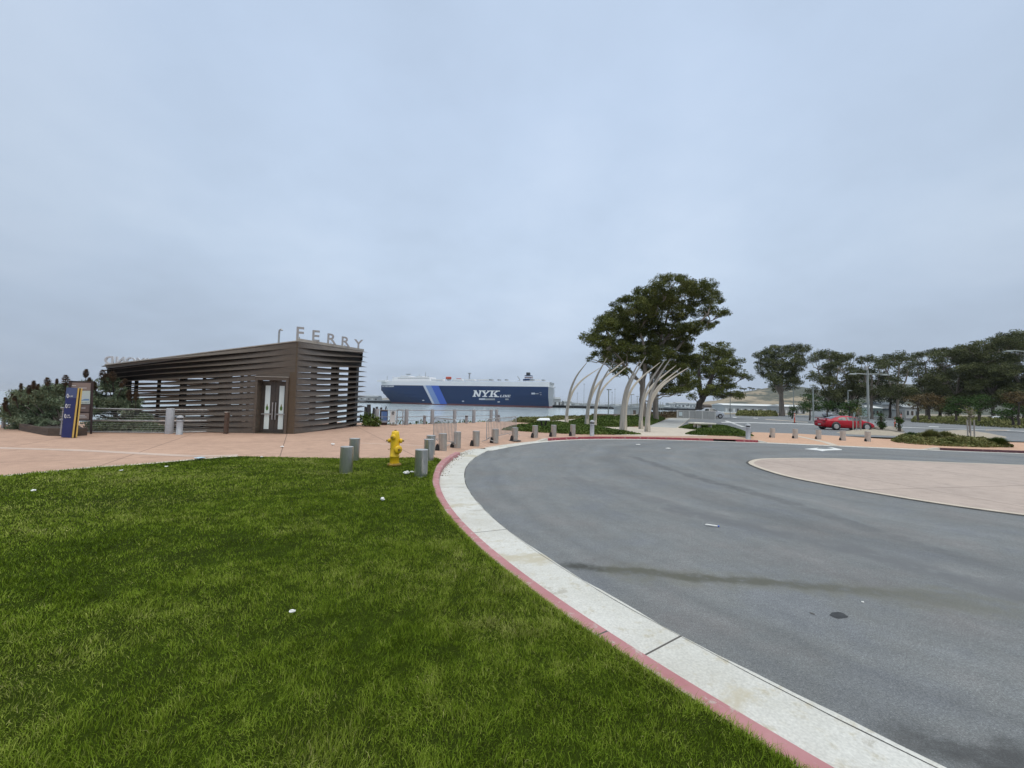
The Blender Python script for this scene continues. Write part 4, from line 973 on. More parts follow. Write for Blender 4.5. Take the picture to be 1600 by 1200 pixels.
# ---- third, solitary on the lot
D3 = 105; T = lambda x, y, d=D3: U(x, y, d)
c3_ = [(1196, 556, 16, 9), (1187, 570, 10, 8), (1213, 549, 20, 10), (1240, 545, 16, 9), (1256, 543, 9, 7), (1263, 549, 6, 5), (1225, 566, 26, 13), (1202, 580, 16, 11), (1243, 574, 16, 11), (1208, 594, 14, 9), (1228, 590, 18, 10), (1218, 605, 14, 7), (1240, 594, 11, 7), (1252, 560, 9, 8), (1236, 607, 7, 4)]
tree_at('eucalyptus_tree', 'upright eucalyptus with bare pale trunk standing alone at the car park edge', (T(1222, 648).x, D3, 0), pxclusters(c3_, D3, .9, 5), [[T(1222, 652), T(1221, 630), T(1220, 612), T(1222, 590), T(1224, 562)], [T(1220, 615), T(1208, 595), T(1196, 572)], [T(1221, 612), T(1236, 590), T(1246, 560)]], M_EUCF, M_BARK, 80, .38, .88, tr=(.75, .2))
# ---- the tall row on the right
def rowtree(label, x, ybase, ytop, w, dep, dense=1.0, seed=0, low=.45, trunk_x=None):
    T = lambda x, y, d=dep: U(x, y, d); H = ybase-ytop; cs = []; r = random.Random(seed)
    n = int(26*dense)
    for i in range(n):
        v = r.random()**.8; yy = ytop+H*(.06+low*1.5*v); spread = w/2*(.60+.48*math.sin(math.pi*min(1, .25+v*.8)))
        xx = x+r.uniform(-1, 1)*spread; rr = w*r.uniform(.10, .19); cs.append((xx, yy, rr, rr*r.uniform(.5, .75)))
    for i in range(5): cs.append((x+(i-2)*w*.17, ytop+H*.05+abs(i-2)*H*.03+r.uniform(-1, 2), w*.10, w*.07))
    tx = trunk_x or x
    return tree_at('eucalyptus_tree', label, (T(tx, ybase).x, dep, 0), pxclusters(cs, dep, .9, 5), [[T(tx, ybase+1), T(tx+r.uniform(-1, 1), ybase-H*.3), T(tx+r.uniform(-4, 4), ybase-H*.6), T(x+r.uniform(-6, 6), ytop+H*.2)], [T(tx, ybase-H*.3), T(x-w*.18, ybase-H*.5), T(x-w*.25, ytop+H*.3)], [T(tx, ybase-H*.35), T(x+w*.2, ybase-H*.55), T(x+w*.27, ytop+H*.3)]],
                   M_EUCF, M_BARK, 70, .37, .88, 'tall eucalyptus trees along the right edge of the lot', tr=(.34, .12))
rows = [('tall eucalyptus just right of the lone tree, behind the double-armed lamp', 1294, 654, 545, 62, 100, 1.1, 1, .45), ('open-crowned tall eucalyptus behind the tail of the red car', 1332, 655, 549, 48, 104, .8, 2, .38),
        ('thin-topped tall eucalyptus behind the tallest double-armed lamp', 1362, 655, 553, 44, 96, .8, 3, .42), ('open tall eucalyptus with visible trunk left of the rust-leaved tree', 1402, 655, 548, 62, 92, .8, 4, .40),
        ('tall eucalyptus rising behind the rust-leaved ornamental tree', 1448, 657, 545, 58, 100, 1.2, 5, .5), ('dense broad eucalyptus behind the green car park trees', 1496, 658, 538, 84, 94, 1.7, 6, .52),
        ('very tall dark eucalyptus near the right edge of the picture', 1552, 660, 526, 88, 88, 1.7, 7, .5), ('tallest eucalyptus cut by the right edge', 1603, 662, 515, 96, 84, 1.6, 8, .5), ('eucalyptus mostly beyond the right edge', 1672, 664, 508, 100, 84, 1.2, 9, .5)]
for a in rows: rowtree(a[0], a[1], a[2], a[3], a[4], a[5], a[6], a[7], a[8])
# dark lower trees that close the row underneath
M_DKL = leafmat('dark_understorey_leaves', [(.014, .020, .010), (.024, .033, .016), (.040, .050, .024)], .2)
for i, (x, y, rx, ry, d, lab) in enumerate(((1338, 606, 38, 24, 112, 'dark low tree mass under the eucalyptus row behind the red car'), (1390, 612, 40, 22, 114, 'dark low tree under the eucalyptus row above the small white cottages'), (1300, 622, 24, 20, 108, 'dark low tree left under the eucalyptus row near the lone tree'), (1468, 602, 46, 30, 108, 'dark dense tree under the row behind the rust-leaved tree'), (1530, 604, 52, 34, 104, 'dark dense tree under the row near the right edge'), (1600, 612, 52, 36, 100, 'dark dense tree under the row cut by the right edge'))):
    s = d/FPX; cs = pxclusters([(x+rng.uniform(-.7, .7)*rx, y+rng.uniform(-.6, .7)*ry, rx*.36, ry*.36) for _ in range(10)], d, 1, 3)
    tree_at('understorey_tree', lab, (U(x, 655, d).x, d, 0), cs, [[U(x, 655, d), U(x+2, y+ry*.5, d), U(x, y, d)]], M_DKL, M_BARKD, 22, .55, 1.2, 'dark trees under the eucalyptus row', tr=(.35, .15))
# ---- ornamental trees and shrubs of the car park
def small_tree(name, lab, x, yb, yt, w, d, lm, dens=24, size=.2, sub=.42, tr=(.12, .06), group=None, bark=None, low=.65):
    H = yb-yt; r = random.Random(int(x)); cs = []
    for i in range(9):
        a = i*2.4; v = r.random(); cs.append((x+w*.30*math.cos(a)*r.random()**.4, yt+H*(.14+low*.8*v), w*.20, H*low*.17))
    return tree_at(name, lab, (U(x, yb, d).x, d, 0), pxclusters(cs, d, 1, w*d/FPX*.25), [[U(x, yb, d), U(x+r.uniform(-1, 1), yb-H*.35, d), U(x, yt+H*.4, d)]], lm, bark or M_BARKD, dens, size, sub, group, tr=tr, wig=.05)
small_tree('ornamental_tree', 'rust-leaved round ornamental tree in the planted strip of the car park', 1452, 655, 609, 58, 48, M_RUSTL, 26)
small_tree('ornamental_tree', 'small rust-tinged tree left beside the round rust-leaved one', 1434, 657, 617, 30, 46, M_RUSTL, 22)
small_tree('ornamental_tree', 'dark green ornamental tree in the strip between rust-leaved and bright green trees', 1494, 657, 617, 46, 46, M_BRIGHT, 26)
small_tree('ornamental_tree', 'bright green young tree in the planted strip near the right edge', 1530, 658, 615, 42, 46, M_BRIGHT, 26)
small_tree('ornamental_tree', 'big rust-leaved tree cut by the right edge of the picture', 1592, 664, 606, 66, 42, M_RUSTL, 28, low=.5)
small_tree('ornamental_tree', 'dark green tree under the rust-leaved one at the right edge', 1583, 664, 628, 60, 44, M_BRIGHT, 28, low=.8)
small_tree('ornamental_tree', 'bushy dark green tree left of the red car behind the orange delineator', 1265, 657, 614, 44, 60, M_BRIGHT, 26)
small_tree('ornamental_tree', 'bushy green tree right of the middle double-armed lamp', 1293, 658, 620, 30, 58, M_BRIGHT, 24)
small_tree('ornamental_tree', 'green tree behind the roof of the red car', 1328, 660, 621, 46, 52, M_BRIGHT, 26)
small_tree('ornamental_tree', 'small dark tree left of the orange delineator', 1238, 654, 633, 18, 66, M_BRIGHT, 22, low=.8)
small_tree('shrub', 'narrow upright green shrub right of the nose of the red car', 1377, 671, 644, 11, 34, M_BRIGHT, 22, .13, .2, low=.85, group='narrow shrubs by the boulder')
small_tree('shrub', 'small green shrub with an orange delineator behind it', 1405, 673, 650, 10, 33, M_BRIGHT, 22, .13, .2, low=.85, group='narrow shrubs by the boulder')
# staked young trees
def staked(lab, x, yb, yt, d, stakes, lm):
    t = small_tree('young_tree', lab, x, yb, yt, (yb-yt)*.42, d, lm, 7, .13, .3, (.03, .015), bark=M_BARK, low=.45)
    for sx in stakes:
        p = U(sx, yb, d); MB().tube([(p.x, p.y, 0), (p.x, p.y, 1.35)], .045, 7).build('stake', M_STEELW, t)
staked('leafless young tree between wooden stakes before the front door of the red car', 1342, 669, 632, 33.5, (1333, 1338.5, 1345), M_GCOVD)
staked('young tree between three wooden stakes on the pale mound at right', 1515, 676, 633, 30, (1512, 1516.5, 1522.5), M_GCOVD)

# ---- low planting: nobody could count it
def cover(name, pts, h, lm, dens, size, z=.126, mound=None, z1=None, edge=.5):
    poly = np.array([p[:2] for p in pts]); lo, hi = poly.min(0), poly.max(0); ar = np.prod(hi-lo); n = int(ar*dens)
    P = lo+rng.random((n, 2))*(hi-lo); P = P[inpoly(P, poly)]; n = len(P)
    ed = np.full(n, 1e9)
    for i in range(len(poly)):
        a, b_ = poly[i], poly[(i+1) % len(poly)]; ab = b_-a; t = np.clip(((P-a)@ab)/(ab@ab), 0, 1); ed = np.minimum(ed, np.linalg.norm(P-a-t[:, None]*ab, axis=1))
    hh = h*(.45+.95*vnoise(P, .55, 11)*.6+.5*vnoise(P, 1.7, 12))*np.clip(ed/edge, .12, 1)**.6
    zz = z+hh*rng.random(n)**.55
    C_ = np.stack([P[:, 0], P[:, 1], zz], 1)
    a = rng.normal(size=(n, 3)); a[:, 2] = abs(a[:, 2])+.3; a /= np.linalg.norm(a, axis=1)[:, None]; b_ = np.cross(a, rng.normal(size=(n, 3))); b_ /= np.linalg.norm(b_, axis=1)[:, None]
    s = (size*(.6+.8*rng.random(n)))[:, None]; a *= s*.5; b_ *= s*.2
    V = np.stack([C_-a, C_+b_, C_+a, C_-b_], 1).reshape(-1, 3); F = np.arange(n)[:, None]*4+np.arange(4)
    R = np.clip(vnoise(P, 1.3, 14)*.7+rng.normal(.1, .15, n), 0, 1)
    V[:, 2] = np.maximum(V[:, 2], z+.002)
    o = npmesh(name, V, F, lm, R); o['kind'] = 'stuff'; return o
def pxs(l, z=.126): return [G(x, y, z) for x, y in l]
bedL = pxs([(783, 672), (800, 667.5), (835, 663), (875, 662.5), (925, 667.5), (960, 673), (985, 677), (1003, 678.8), (960, 679.3), (905, 678.8), (850, 676.3), (815, 674)])
bedM = pxs([(888, 660), (915, 656.5), (950, 655), (1000, 651), (1030, 652.5), (1040, 655), (1022, 662.5), (1006, 666.5), (960, 667.5), (925, 666.5), (897, 663.5)])
bedR = pxs([(1060, 668.5), (1085, 664.5), (1120, 665), (1150, 670), (1166, 676), (1178, 682), (1140, 681.5), (1090, 680), (1070, 678.5), (1100, 673)])
cover('ground_cover', bedL, .24, M_GCOV, 700, .13, edge=.7); cover('ground_cover', bedM, .42, M_GCOV, 420, .17, edge=1.2); cover('ground_cover', bedR, .24, M_GCOV, 700, .12, edge=.6)
bank_p = pxs([(800, 660), (806, 656.2), (850, 654.3), (890, 652.2), (925, 651), (960, 650), (940, 651.5), (900, 655.5), (870, 657), (835, 660.5)], .06)
cover('bank_grass', bank_p, .32, M_GCOVD, 160, .3, z=.0)
M_BRN = leafmat('brown_bank', [(.075, .05, .03), (.11, .08, .045), (.15, .12, .06)], .5)
cover('bank_grass', [tuple(G(x, y, 0)[:2]) for x, y in ((1000, 648), (1060, 645.5), (1062, 652), (1030, 653), (1002, 654))], .5, M_BRN, 60, .4, z=-.03)
bedRR = pxs([(1392, 689), (1420, 683.5), (1440, 682), (1470, 684), (1500, 688), (1540, 691), (1575, 695), (1584, 699), (1540, 699.5), (1480, 697.5), (1430, 694.5), (1400, 691.5)], .014)
cover('ground_cover', bedRR, .36, M_GCOVD, 600, .14, z=.014, edge=.5)
cover('ground_cover', [tuple(G(x, y, 0)[:2]) for x, y in ((1150, 648.8), (1215, 648.8), (1215, 650.5), (1185, 651), (1150, 650))], 1.1, M_GCOVD, 40, .45, z=0)
cover('ground_cover', [tuple(G(x, y, 0)[:2]) for x, y in ((1424, 657.5), (1480, 659), (1540, 661), (1590, 664), (1650, 667), (1650, 671), (1590, 669.5), (1530, 666), (1475, 662.5), (1425, 660))], 1.0, M_GCOVD, 60, .35, z=0)
def tuft(lab, x, y, r_, h, lm, name='grass_tuft'):
    b_ = G(x, y, .014); t = thing(name, lab, 'shrub', b_, 0, 'rounded tufts in the right bed'); n = 900; a = rng.random(n)*6.283; l = rng.random(n)**.6*.9+.05
    base = np.stack([r_*.3*np.cos(a), r_*.3*np.sin(a), 0*a], 1)*rng.random((n, 1)); tip = np.stack([r_*l*np.cos(a), r_*l*np.sin(a), h*(1-.45*l**2)*(.8+.3*rng.random(n))], 1)
    sd = np.stack([-np.sin(a), np.cos(a), 0*a], 1)*.016; V = np.stack([base-sd, base+sd, (base+tip)*.55+[0, 0, h*.2]+sd, (base+tip)*.55+[0, 0, h*.2]-sd, tip], 1).reshape(-1, 3); i = np.arange(n)[:, None]*5
    npmesh('foliage', V, np.concatenate([i+[0, 1, 2], i+[0, 2, 3], i+[3, 2, 4]], 1).reshape(-1, 3), lm, np.repeat(rng.random(n), 3), t)
tuft('round tan-green grass tuft in the middle of the right planting bed', 1455, 693, .62, .85, M_GCOVD)
tuft('bright leafy tuft at the left end of the right planting bed', 1424, 690, .5, .6, M_BRIGHT)
tuft('pale dry grass tuft just right of the round tan-green one', 1478, 692.5, .6, .75, M_GCOVD)
tuft('rounded green tuft at the right end of the right planting bed', 1560, 698, .6, .55, M_GCOV)
# ---- grey-green shrubs beside the pavilion
def echium(lab, b_, blobs, spikes, dep, dk=1.0):
    t = thing('shrub', lab, 'shrub', b_, 0, 'grey-green flowering shrubs'); bv = np.array(b_); s = dep/FPX
    cs = [(tuple(U(x, y, dep+dd*dk)), (rx*s, min(rx*s, .55), ry*s), 1.0) for x, y, rx, ry, dd in blobs]+[(tuple(U(x1+(x0-x1)*.8, y1+20, dep)), (6*s, 6*s, 8*s), 1.0) for x0, y0, x1, y1, w in spikes]
    V, F, R = leaves(cs, 110, .15, .20, .24, -.5, .15); npmesh('foliage', V-bv, F, M_ECH, R, t)
    m = MB()
    for x, y, rx, ry, dd in blobs: m.tube([b_+Vector((rng.normal(0, .1), rng.normal(0, .1), 0)), U(x, y, dep+dd*dk)], [.05, .02], 6)
    m.build('stems', M_BARKD, t)
    st = MB()
    for x0, y0, x1, y1, w in spikes: st.tube([U(x0+(x0-x1)*.6, y0+16, dep), U(x0, y0+4, dep-.2), U(x1, y1+4, dep-.2)], [.022, .018, .008], 5)
    st.build('flower_stems', M_BARKD, t)
    for x0, y0, x1, y1, w in spikes:
        a = U(x1+(x0-x1)*.7, y1+(13 if w < 4 else 16), dep-.2); e = U(x1, y1, dep-.2); n = 420; tt = rng.random(n); an = rng.random(n)*6.283; ax = (e-a); rr = w*s*np.sin(np.pi*(.12+.86*tt))**.7*(.6+.5*rng.random(n))
        C_ = np.array(a)+tt[:, None]*np.array(ax)+np.stack([np.cos(an)*rr, np.sin(an)*rr, 0*an], 1); o_ = np.stack([np.cos(an), np.sin(an), .5+0*an], 1)*.045; sd = np.stack([-np.sin(an), np.cos(an), 0*an], 1)*.02
        V = np.stack([C_-o_*.6, C_+sd, C_+o_, C_-sd], 1).reshape(-1, 3); npmesh('flower_spike', V-bv, np.arange(n)[:, None]*4+np.arange(4), M_SPIKE, rng.random(n), t)
eb = G(60, 676, .12); eb.y += .9
echium('grey-green shrub with dry flower spikes in the planter left of the navy sign', eb, [(45, 622, 14, 10, 1.0), (60, 617, 12, 8, 1.2), (90, 612, 14, 8, 1.4), (76, 612, 10, 7, 1.3), (30, 628, 10, 8, .8), (25, 636, 12, 10, .8), (62, 636, 30, 16, 1.2), (85, 620, 22, 14, 1.6), (70, 620, 14, 9, 1.3), (98, 618, 8, 9, 1.5), (30, 640, 14, 9, .9), (15, 655, 8, 8, .6), (88, 632, 18, 12, .9), (35, 648, 18, 12, 1.0), (88, 648, 16, 14, .8), (60, 656, 26, 12, .5), (25, 662, 12, 9, .6), (92, 665, 9, 6, .6), (48, 628, 12, 9, 1.4), (78, 664, 18, 7, .2), (108, 628, 10, 12, 1.8), (40, 668, 16, 6, .6)],
       [(52, 610, 53, 595, 2.6), (45, 616, 46, 602, 2.8), (33, 616, 33, 599, 1.6), (75, 603, 74, 590, 3.6), (88, 603, 89, 592, 1.3), (102, 602, 103, 586, 4.4), (57, 608, 60, 600, 2.0), (25, 622, 19, 613, 2.2), (10, 632, 8, 621, 1.8), (13, 636, 5, 630, 1.8)], eb.y)
eb2 = G(195, 675.5, .12); eb2.y += .45
echium('grey-green shrub with dark flower spikes behind the cable railing', eb2, [(165, 636, 18, 17, .6), (190, 628, 18, 16, .9), (212, 645, 14, 14, .6), (150, 668, 12, 7, 0), (175, 668, 16, 7, 0), (205, 668, 16, 7, 0), (235, 670, 16, 5, .1), (250, 668, 10, 5, .3), (150, 645, 10, 10, .4), (225, 655, 14, 9, .2), (160, 660, 16, 10, .2), (190, 660, 20, 10, .2), (222, 662, 16, 8, .3), (155, 625, 9, 10, 1), (240, 668, 12, 5, .3)],
       [(133, 600, 135, 577, 3), (138, 604, 140, 590, 2.6), (172, 610, 166, 584, 4.4), (186, 612, 196, 592, 3.6), (164, 600, 160, 578, 5), (177, 600, 176, 580, 4.4), (205, 622, 201, 610, 4), (212, 626, 213, 612, 3.6), (150, 610, 147, 596, 3)], eb2.y, .35)
eb3 = G(578, 666, .12)
t = thing('shrub', 'low dark green shrub beside the far corner of the ferry pavilion', 'shrub', eb3); cs = pxclusters([(576, 654, 9, 7), (586, 657, 7, 6), (572, 660, 6, 4), (584, 662, 7, 3)], eb3.y, 1, .4)
V, F, R = leaves(cs, 36, .2, .4, .3); npmesh('foliage', V-np.array(eb3), F, M_GCOV, R, t); MB().tube([eb3, eb3+Vector((0, 0, .6))], [.05, .02], 6).build('stem', M_BARKD, t)
cover('bank_shrubs', [(rp[0].x-1, rp[0].y+.35), (rp[2].x, rp[2].y+.4), (rp[5].x, rp[5].y+.45), (rp[5].x, rp[5].y+1.0), (rp[2].x, rp[2].y+1.1), (rp[0].x-1, rp[0].y+1.2)], .55, M_GCOV, 90, .22, z=-.05)
# planter of weathered boards
M_WOOD = mat('weathered_boards', (.115, .088, .068), .85, c2=(.07, .055, .045), scale=2, bump=.4, stretch=(1, 1, 7))
pa = [G(x, y, .12) for x, y in ((30, 672.5), (74, 681), (98, 681.5))]
t = thing('planter', 'weathered dark timber planter box under the grey-green shrub', 'planter', pa[1])
def board(a, b_, z0, z1, name):
    d = (b_-a).normalized(); n_ = Vector((-d.y, d.x, 0))*.05
    V = [p+o+Vector((0, 0, z-.12)) for z in (z0, z1) for p in (a, b_) for o in (Vector((0, 0, 0)), n_)]
    MB().add(V, [(0, 2, 3, 1), (4, 5, 7, 6), (0, 1, 5, 4), (2, 6, 7, 3), (0, 4, 6, 2), (1, 3, 7, 5)]).build(name, M_WOOD, t)
off = Vector((.5, 3.0, 0))
for z0, z1 in ((.12, .26), (.268, .41)):
    for a, b_ in ((pa[0], pa[1]), (pa[1], pa[2]+Vector((.4, 0, 0))), (pa[2]+Vector((.4, 0, 0)), pa[2]+Vector((.4, .5, 0))), (pa[0], pa[0]+Vector((.6, 1.6, 0)))): board(a, b_, z0, z1, 'board')
MB().add([pa[0]+Vector((.1, .1, .2)), pa[1]+Vector((.05, .1, .2)), pa[2]+Vector((.35, .1, .2)), pa[2]+Vector((.35, .5, .2)), pa[0]+Vector((.7, 1.6, .2))], [(0, 1, 2, 3, 4)]).build('soil', M_BARKD, t)

# ================================================================== CURVED RIB SCULPTURES
M_RIB = mat('weathered_rib', (.54, .485, .40), .75, c2=(.44, .39, .32), scale=1.5, bump=.3, bscale=12, stretch=(4, 4, .6))
M_RIBG = mat('grey_rib', (.43, .41, .375), .75, c2=(.35, .335, .305), scale=1.5, bump=.3, bscale=12, stretch=(4, 4, .6))
def rib_cluster(lab, bx, by, ribs, w):
    b_ = G(bx, by, .13); d = b_.y; t = thing('rib_sculpture', lab, 'sculpture', b_, 0, 'curved rib sculptures'); s = d/FPX
    for i, (pts, mt, dd, ox) in enumerate(ribs):
        k = len(pts); P = []
        for j, (x, y) in enumerate(pts):
            f = (j/(k-1)); q = U(x, y, d+dd*f*f); P.append(q)
        P[0].z = .13; P[0] = Vector((P[0].x, d+ox*.12, .12))
        Q = []                                                   # Catmull-Rom
        E = [P[0]*2-P[1]]+P+[P[-1]*2-P[-2]]
        for j in range(1, len(E)-2):
            for m_ in range(7):
                u_ = m_/7; a, b2, c_, e = E[j-1:j+3]
                Q.append(.5*((2*b2)+(c_-a)*u_+(2*a-5*b2+4*c_-e)*u_**2+(3*b2-a-3*c_+e)*u_**3))
        Q.append(P[-1]); n = len(Q)
        R_ = [w*.98*s*(1-.42*(j/(n-1))-.45*(j/(n-1))**7) for j in range(n)]
        m = MB(); V = []
        for j, p in enumerate(Q):                                # rounded box section
            tg = (Q[min(j+1, n-1)]-Q[max(j-1, 0)]).normalized(); sx = tg.cross(Vector((0, 1, 0))).normalized(); sy = sx.cross(tg); r_ = R_[j]
            for a, b2 in ((-1, -.5), (-.75, -.8), (.75, -.8), (1, -.5), (1, .5), (.75, .8), (-.75, .8), (-1, .5)): V.append(p+sx*r_*a+sy*r_*b2)
        m.add(V, [(j*8+q, j*8+(q+1) % 8, (j+1)*8+(q+1) % 8, (j+1)*8+q) for j in range(n-1) for q in range(8)]+[tuple(range(8)), tuple((n-1)*8+q for q in range(7, -1, -1))])
        o = m.build('rib', mt, t)
        e_ = tuple(x*.6 for x in (Q[-1]-Q[-2]).normalized())
Zp = lambda l: [(880+x/7.273, 550+y/7.273) for x, y in l]
rib_cluster('leftmost and farthest pair of curved ribs, standing at the edge of the green bed', 884.8, 661, [(Zp([(32, 810), (40, 700), (52, 600), (85, 430), (155, 270), (275, 112)]), M_RIBG, -.8, 1), (Zp([(40, 810), (44, 700), (62, 580), (115, 440), (225, 310), (418, 180)]), M_RIB, 1.5, -1)], 2.3)
rib_cluster('second pair of curved ribs from the left, ending in a high blunt tip', 917, 667, [(Zp([(262, 850), (270, 720), (290, 580), (330, 420), (395, 250), (500, 63)]), M_RIBG, -.8, 1), (Zp([(275, 850), (278, 720), (300, 560), (365, 410), (480, 280), (690, 105)]), M_RIB, 1.5, -1)], 2.6)
rib_cluster('third pair of curved ribs, just behind the domed light bollard', 929, 667.6, [(Zp([(355, 855), (360, 740), (375, 580), (410, 420), (470, 280), (572, 118)]), M_RIBG, -.8, 1), (Zp([(362, 855), (366, 740), (386, 570), (450, 420), (560, 300), (735, 155)]), M_RIB, 1.5, -1)], 2.2)
rib_cluster('thick triple cluster of curved ribs in the middle of the row', 973.5, 672.4, [(Zp([(662, 890), (665, 720), (685, 560), (715, 420), (780, 270), (875, 95)]), M_RIBG, -1.0, 1), (Zp([(684, 890), (690, 720), (705, 570), (740, 420), (815, 260), (942, 48)]), M_RIBG, -.2, 0), (Zp([(704, 890), (706, 740), (722, 580), (775, 430), (880, 300), (1100, 118)]), M_RIB, 1.5, -1)], 2.4)
rib_cluster('pair of curved ribs second from the right on the pale forecourt', 1001, 670, [(Zp([(878, 875), (880, 740), (896, 580), (935, 440), (1010, 300), (1160, 85)]), M_RIBG, -.8, 1), (Zp([(890, 875), (890, 740), (912, 570), (985, 420), (1090, 310), (1282, 152)]), M_RIB, 1.5, -1)], 2.2)
rib_cluster('rightmost and nearest triple of curved ribs on the pale forecourt', 1011.8, 674.5, [(Zp([(948, 905), (950, 760), (968, 600), (1010, 440), (1090, 280), (1222, 73)]), M_RIBG, -1, 1), (Zp([(960, 905), (962, 760), (985, 590), (1045, 450), (1150, 330), (1338, 180)]), M_RIB, .4, 0), (Zp([(968, 905), (970, 760), (1000, 580), (1070, 450), (1190, 330), (1425, 175)]), M_RIB, 1.8, -1)], 2.4)

# ================================================================== LAMPS AND POLES
M_POLE = mat('pale_green_pole', (.36, .39, .37), .5, .1, c2=(.31, .34, .325), scale=6)
def street_lamp(lab, x, yb, yt, d, arms, r=.09, group='car park street lamps', ya=None, head=True):
    p = U(x, yb, d); p.z = 0; zt = U(x, yt, d).z; t = thing('street_lamp', lab, 'street lamp', p, 0, group); s = d/FPX
    L(MB().tube([(0, 0, 0), (0, 0, zt)], [r, r*.7], 10), 'pole', M_POLE, t)
    L(MB().lathe([(r*1.9, 0), (r*1.9, .05), (r*1.2, .12)], n=12), 'base', M_POLE, t)
    za = U(x, ya if ya else yt, d).z
    for ax in arms:
        e = ax*s
        L(MB().tube([(0, 0, za), (e*.5, 0, za+abs(e)*.03), (e, 0, za+abs(e)*.02)], [r*.5, r*.4, r*.3], 8), 'arm', M_POLE, t)
        sg = 1 if e > 0 else -1
        L(MB().box((e-sg*.28, 0, za-.03), (.62, .26, .10), bev=.03), 'lamp_head', M_POLE, t)
    return t
la = street_lamp('tallest double-armed street lamp right of the red car', 1357, 670, 578, 40, (-28, 31), .12, ya=585)
L(MB().box((-.15, 0, U(1354, 577.5, 40).z+.15), (.28, .24, .4), bev=.04), 'camera_box', M_GALV, la)
street_lamp('double-armed street lamp above the tail of the red car', 1271, 659, 600, 58, (-5, 18), .10, ya=601.5)
street_lamp('street lamp with a long left arm beside the lone eucalyptus', 1240, 648, 605, 100, (-16, 12), .10, ya=606.5)
street_lamp('short single-headed lamp behind the green tree by the red car', 1325.5, 652, 610, 70, (5.5,), .08)
street_lamp('street lamp with its head showing at the right edge', 1606, 672, 548, 40, (-30, 26), .12, ya=549.5)
street_lamp('slim lamp on the shore path left of the thick rib cluster', 950.5, 651, 608.5, 52, (-2.6,), .07)
street_lamp('slim lamp standing right of the big eucalyptus trunk', 1028, 655.5, 615, 55, (-1.2,), .09)
street_lamp('thin lamp on the shore between the thick rib cluster and the trunk', 986, 650, 616, 62, (-1.5,), .06)
street_lamp('distant thin lamp seen left of the big eucalyptus trunk', 995.5, 647, 619, 85, (-1.2,), .07)
street_lamp('thin lamp in front of the dark low branch, left of the tan hill', 1141, 650, 600, 75, (1.5,), .07)
for i, (x, yb, yt, d) in enumerate(((1031.5, 652, 628, 60), (1035.5, 652, 629, 60), (1021, 653, 627, 58))):
    p = G(x, yb, -.03); zt = U(x, yt, p.y).z; t = thing('mast', ('slim white mast just right of the big eucalyptus trunk', 'slim white mast, right one of the two by the big trunk', 'slim pale mast before the big eucalyptus trunk')[i], 'pole', p, 0, 'slim masts by the shore')
    L(MB().tube([(0, 0, 0), (0, 0, zt)], [.05, .035], 8).lathe([(.09, 0), (.09, .06), (.05, .08)], n=10), 'pole', M_POLE, t); L(MB().lathe([(.0, zt-.01), (.06, zt+.03), (.0, zt+.09)], n=10), 'finial', M_POLE, t)

# ================================================================== MESH SCREEN
M_MESHW = mat('pale_screen_frame', (.55, .55, .53), .55, .1, c2=(.48, .48, .46), scale=6); M_PERF = mat('perforated_sheet', (.30, .31, .30), .6, .3, c2=(.40, .40, .39), scale=60, detail=2)
dM = G(1088, 655.3, .1).y; z0 = .0
t = thing('screen_fence', 'pale framed metal screen of three panels with a white notice, by the walk', 'screen', U(1088, 655.5, dM)); Q = lambda x, y, dd=0: U(x, y, dM+dd)
def quad(q, th, name, mt, par, dd=0.0):
    P = [Q(x, y, dd) for x, y in q]; V = P+[p+Vector((0, th, 0)) for p in P]
    return MB().add(V, [(0, 1, 2, 3), (7, 6, 5, 4)]+[(i, 4+i, 4+(i+1) % 4, (i+1) % 4) for i in range(4)]).build(name, mt, par)
xs = [1058.7, 1077, 1097.5, 1117.5]; yt_ = [640.6, 641.2, 641.8, 642.4]; yb_ = [653, 653.8, 654.6, 655.4]
for i in range(4): quad([(xs[i]-.9, yb_[i]), (xs[i]+.9, yb_[i]), (xs[i]+.9, yt_[i]), (xs[i]-.9, yt_[i])], .1, 'post', M_MESHW, t)
for i in range(3):
    pn = quad([(xs[i]+.9, yb_[i]-.3), (xs[i+1]-.9, yb_[i+1]-.3), (xs[i+1]-.9, yt_[i+1]+.9), (xs[i]+.9, yt_[i]+.9)], .03, 'mesh_panel', M_PERF, t, .03)
    quad([(xs[i]+.9, yt_[i]+1.1), (xs[i+1]-.9, yt_[i+1]+1.1), (xs[i+1]-.9, yt_[i+1]), (xs[i]+.9, yt_[i])], .1, 'rail', M_MESHW, t)
    quad([((xs[i]+xs[i+1])/2-.25, yb_[i]-.3), ((xs[i]+xs[i+1])/2+.25, yb_[i]-.3), ((xs[i]+xs[i+1])/2+.25, yt_[i]+1.2), ((xs[i]+xs[i+1])/2-.25, yt_[i]+1.2)], .04, 'mullion', M_MESHW, t, -.02)
quad([(1061, 649.8), (1066.2, 649.9), (1066.2, 643.8), (1061, 643.7)], .03, 'notice', mat('pale_notice', (.60, .68, .70), .5, c2=(.56, .64, .66)), t, -.04)

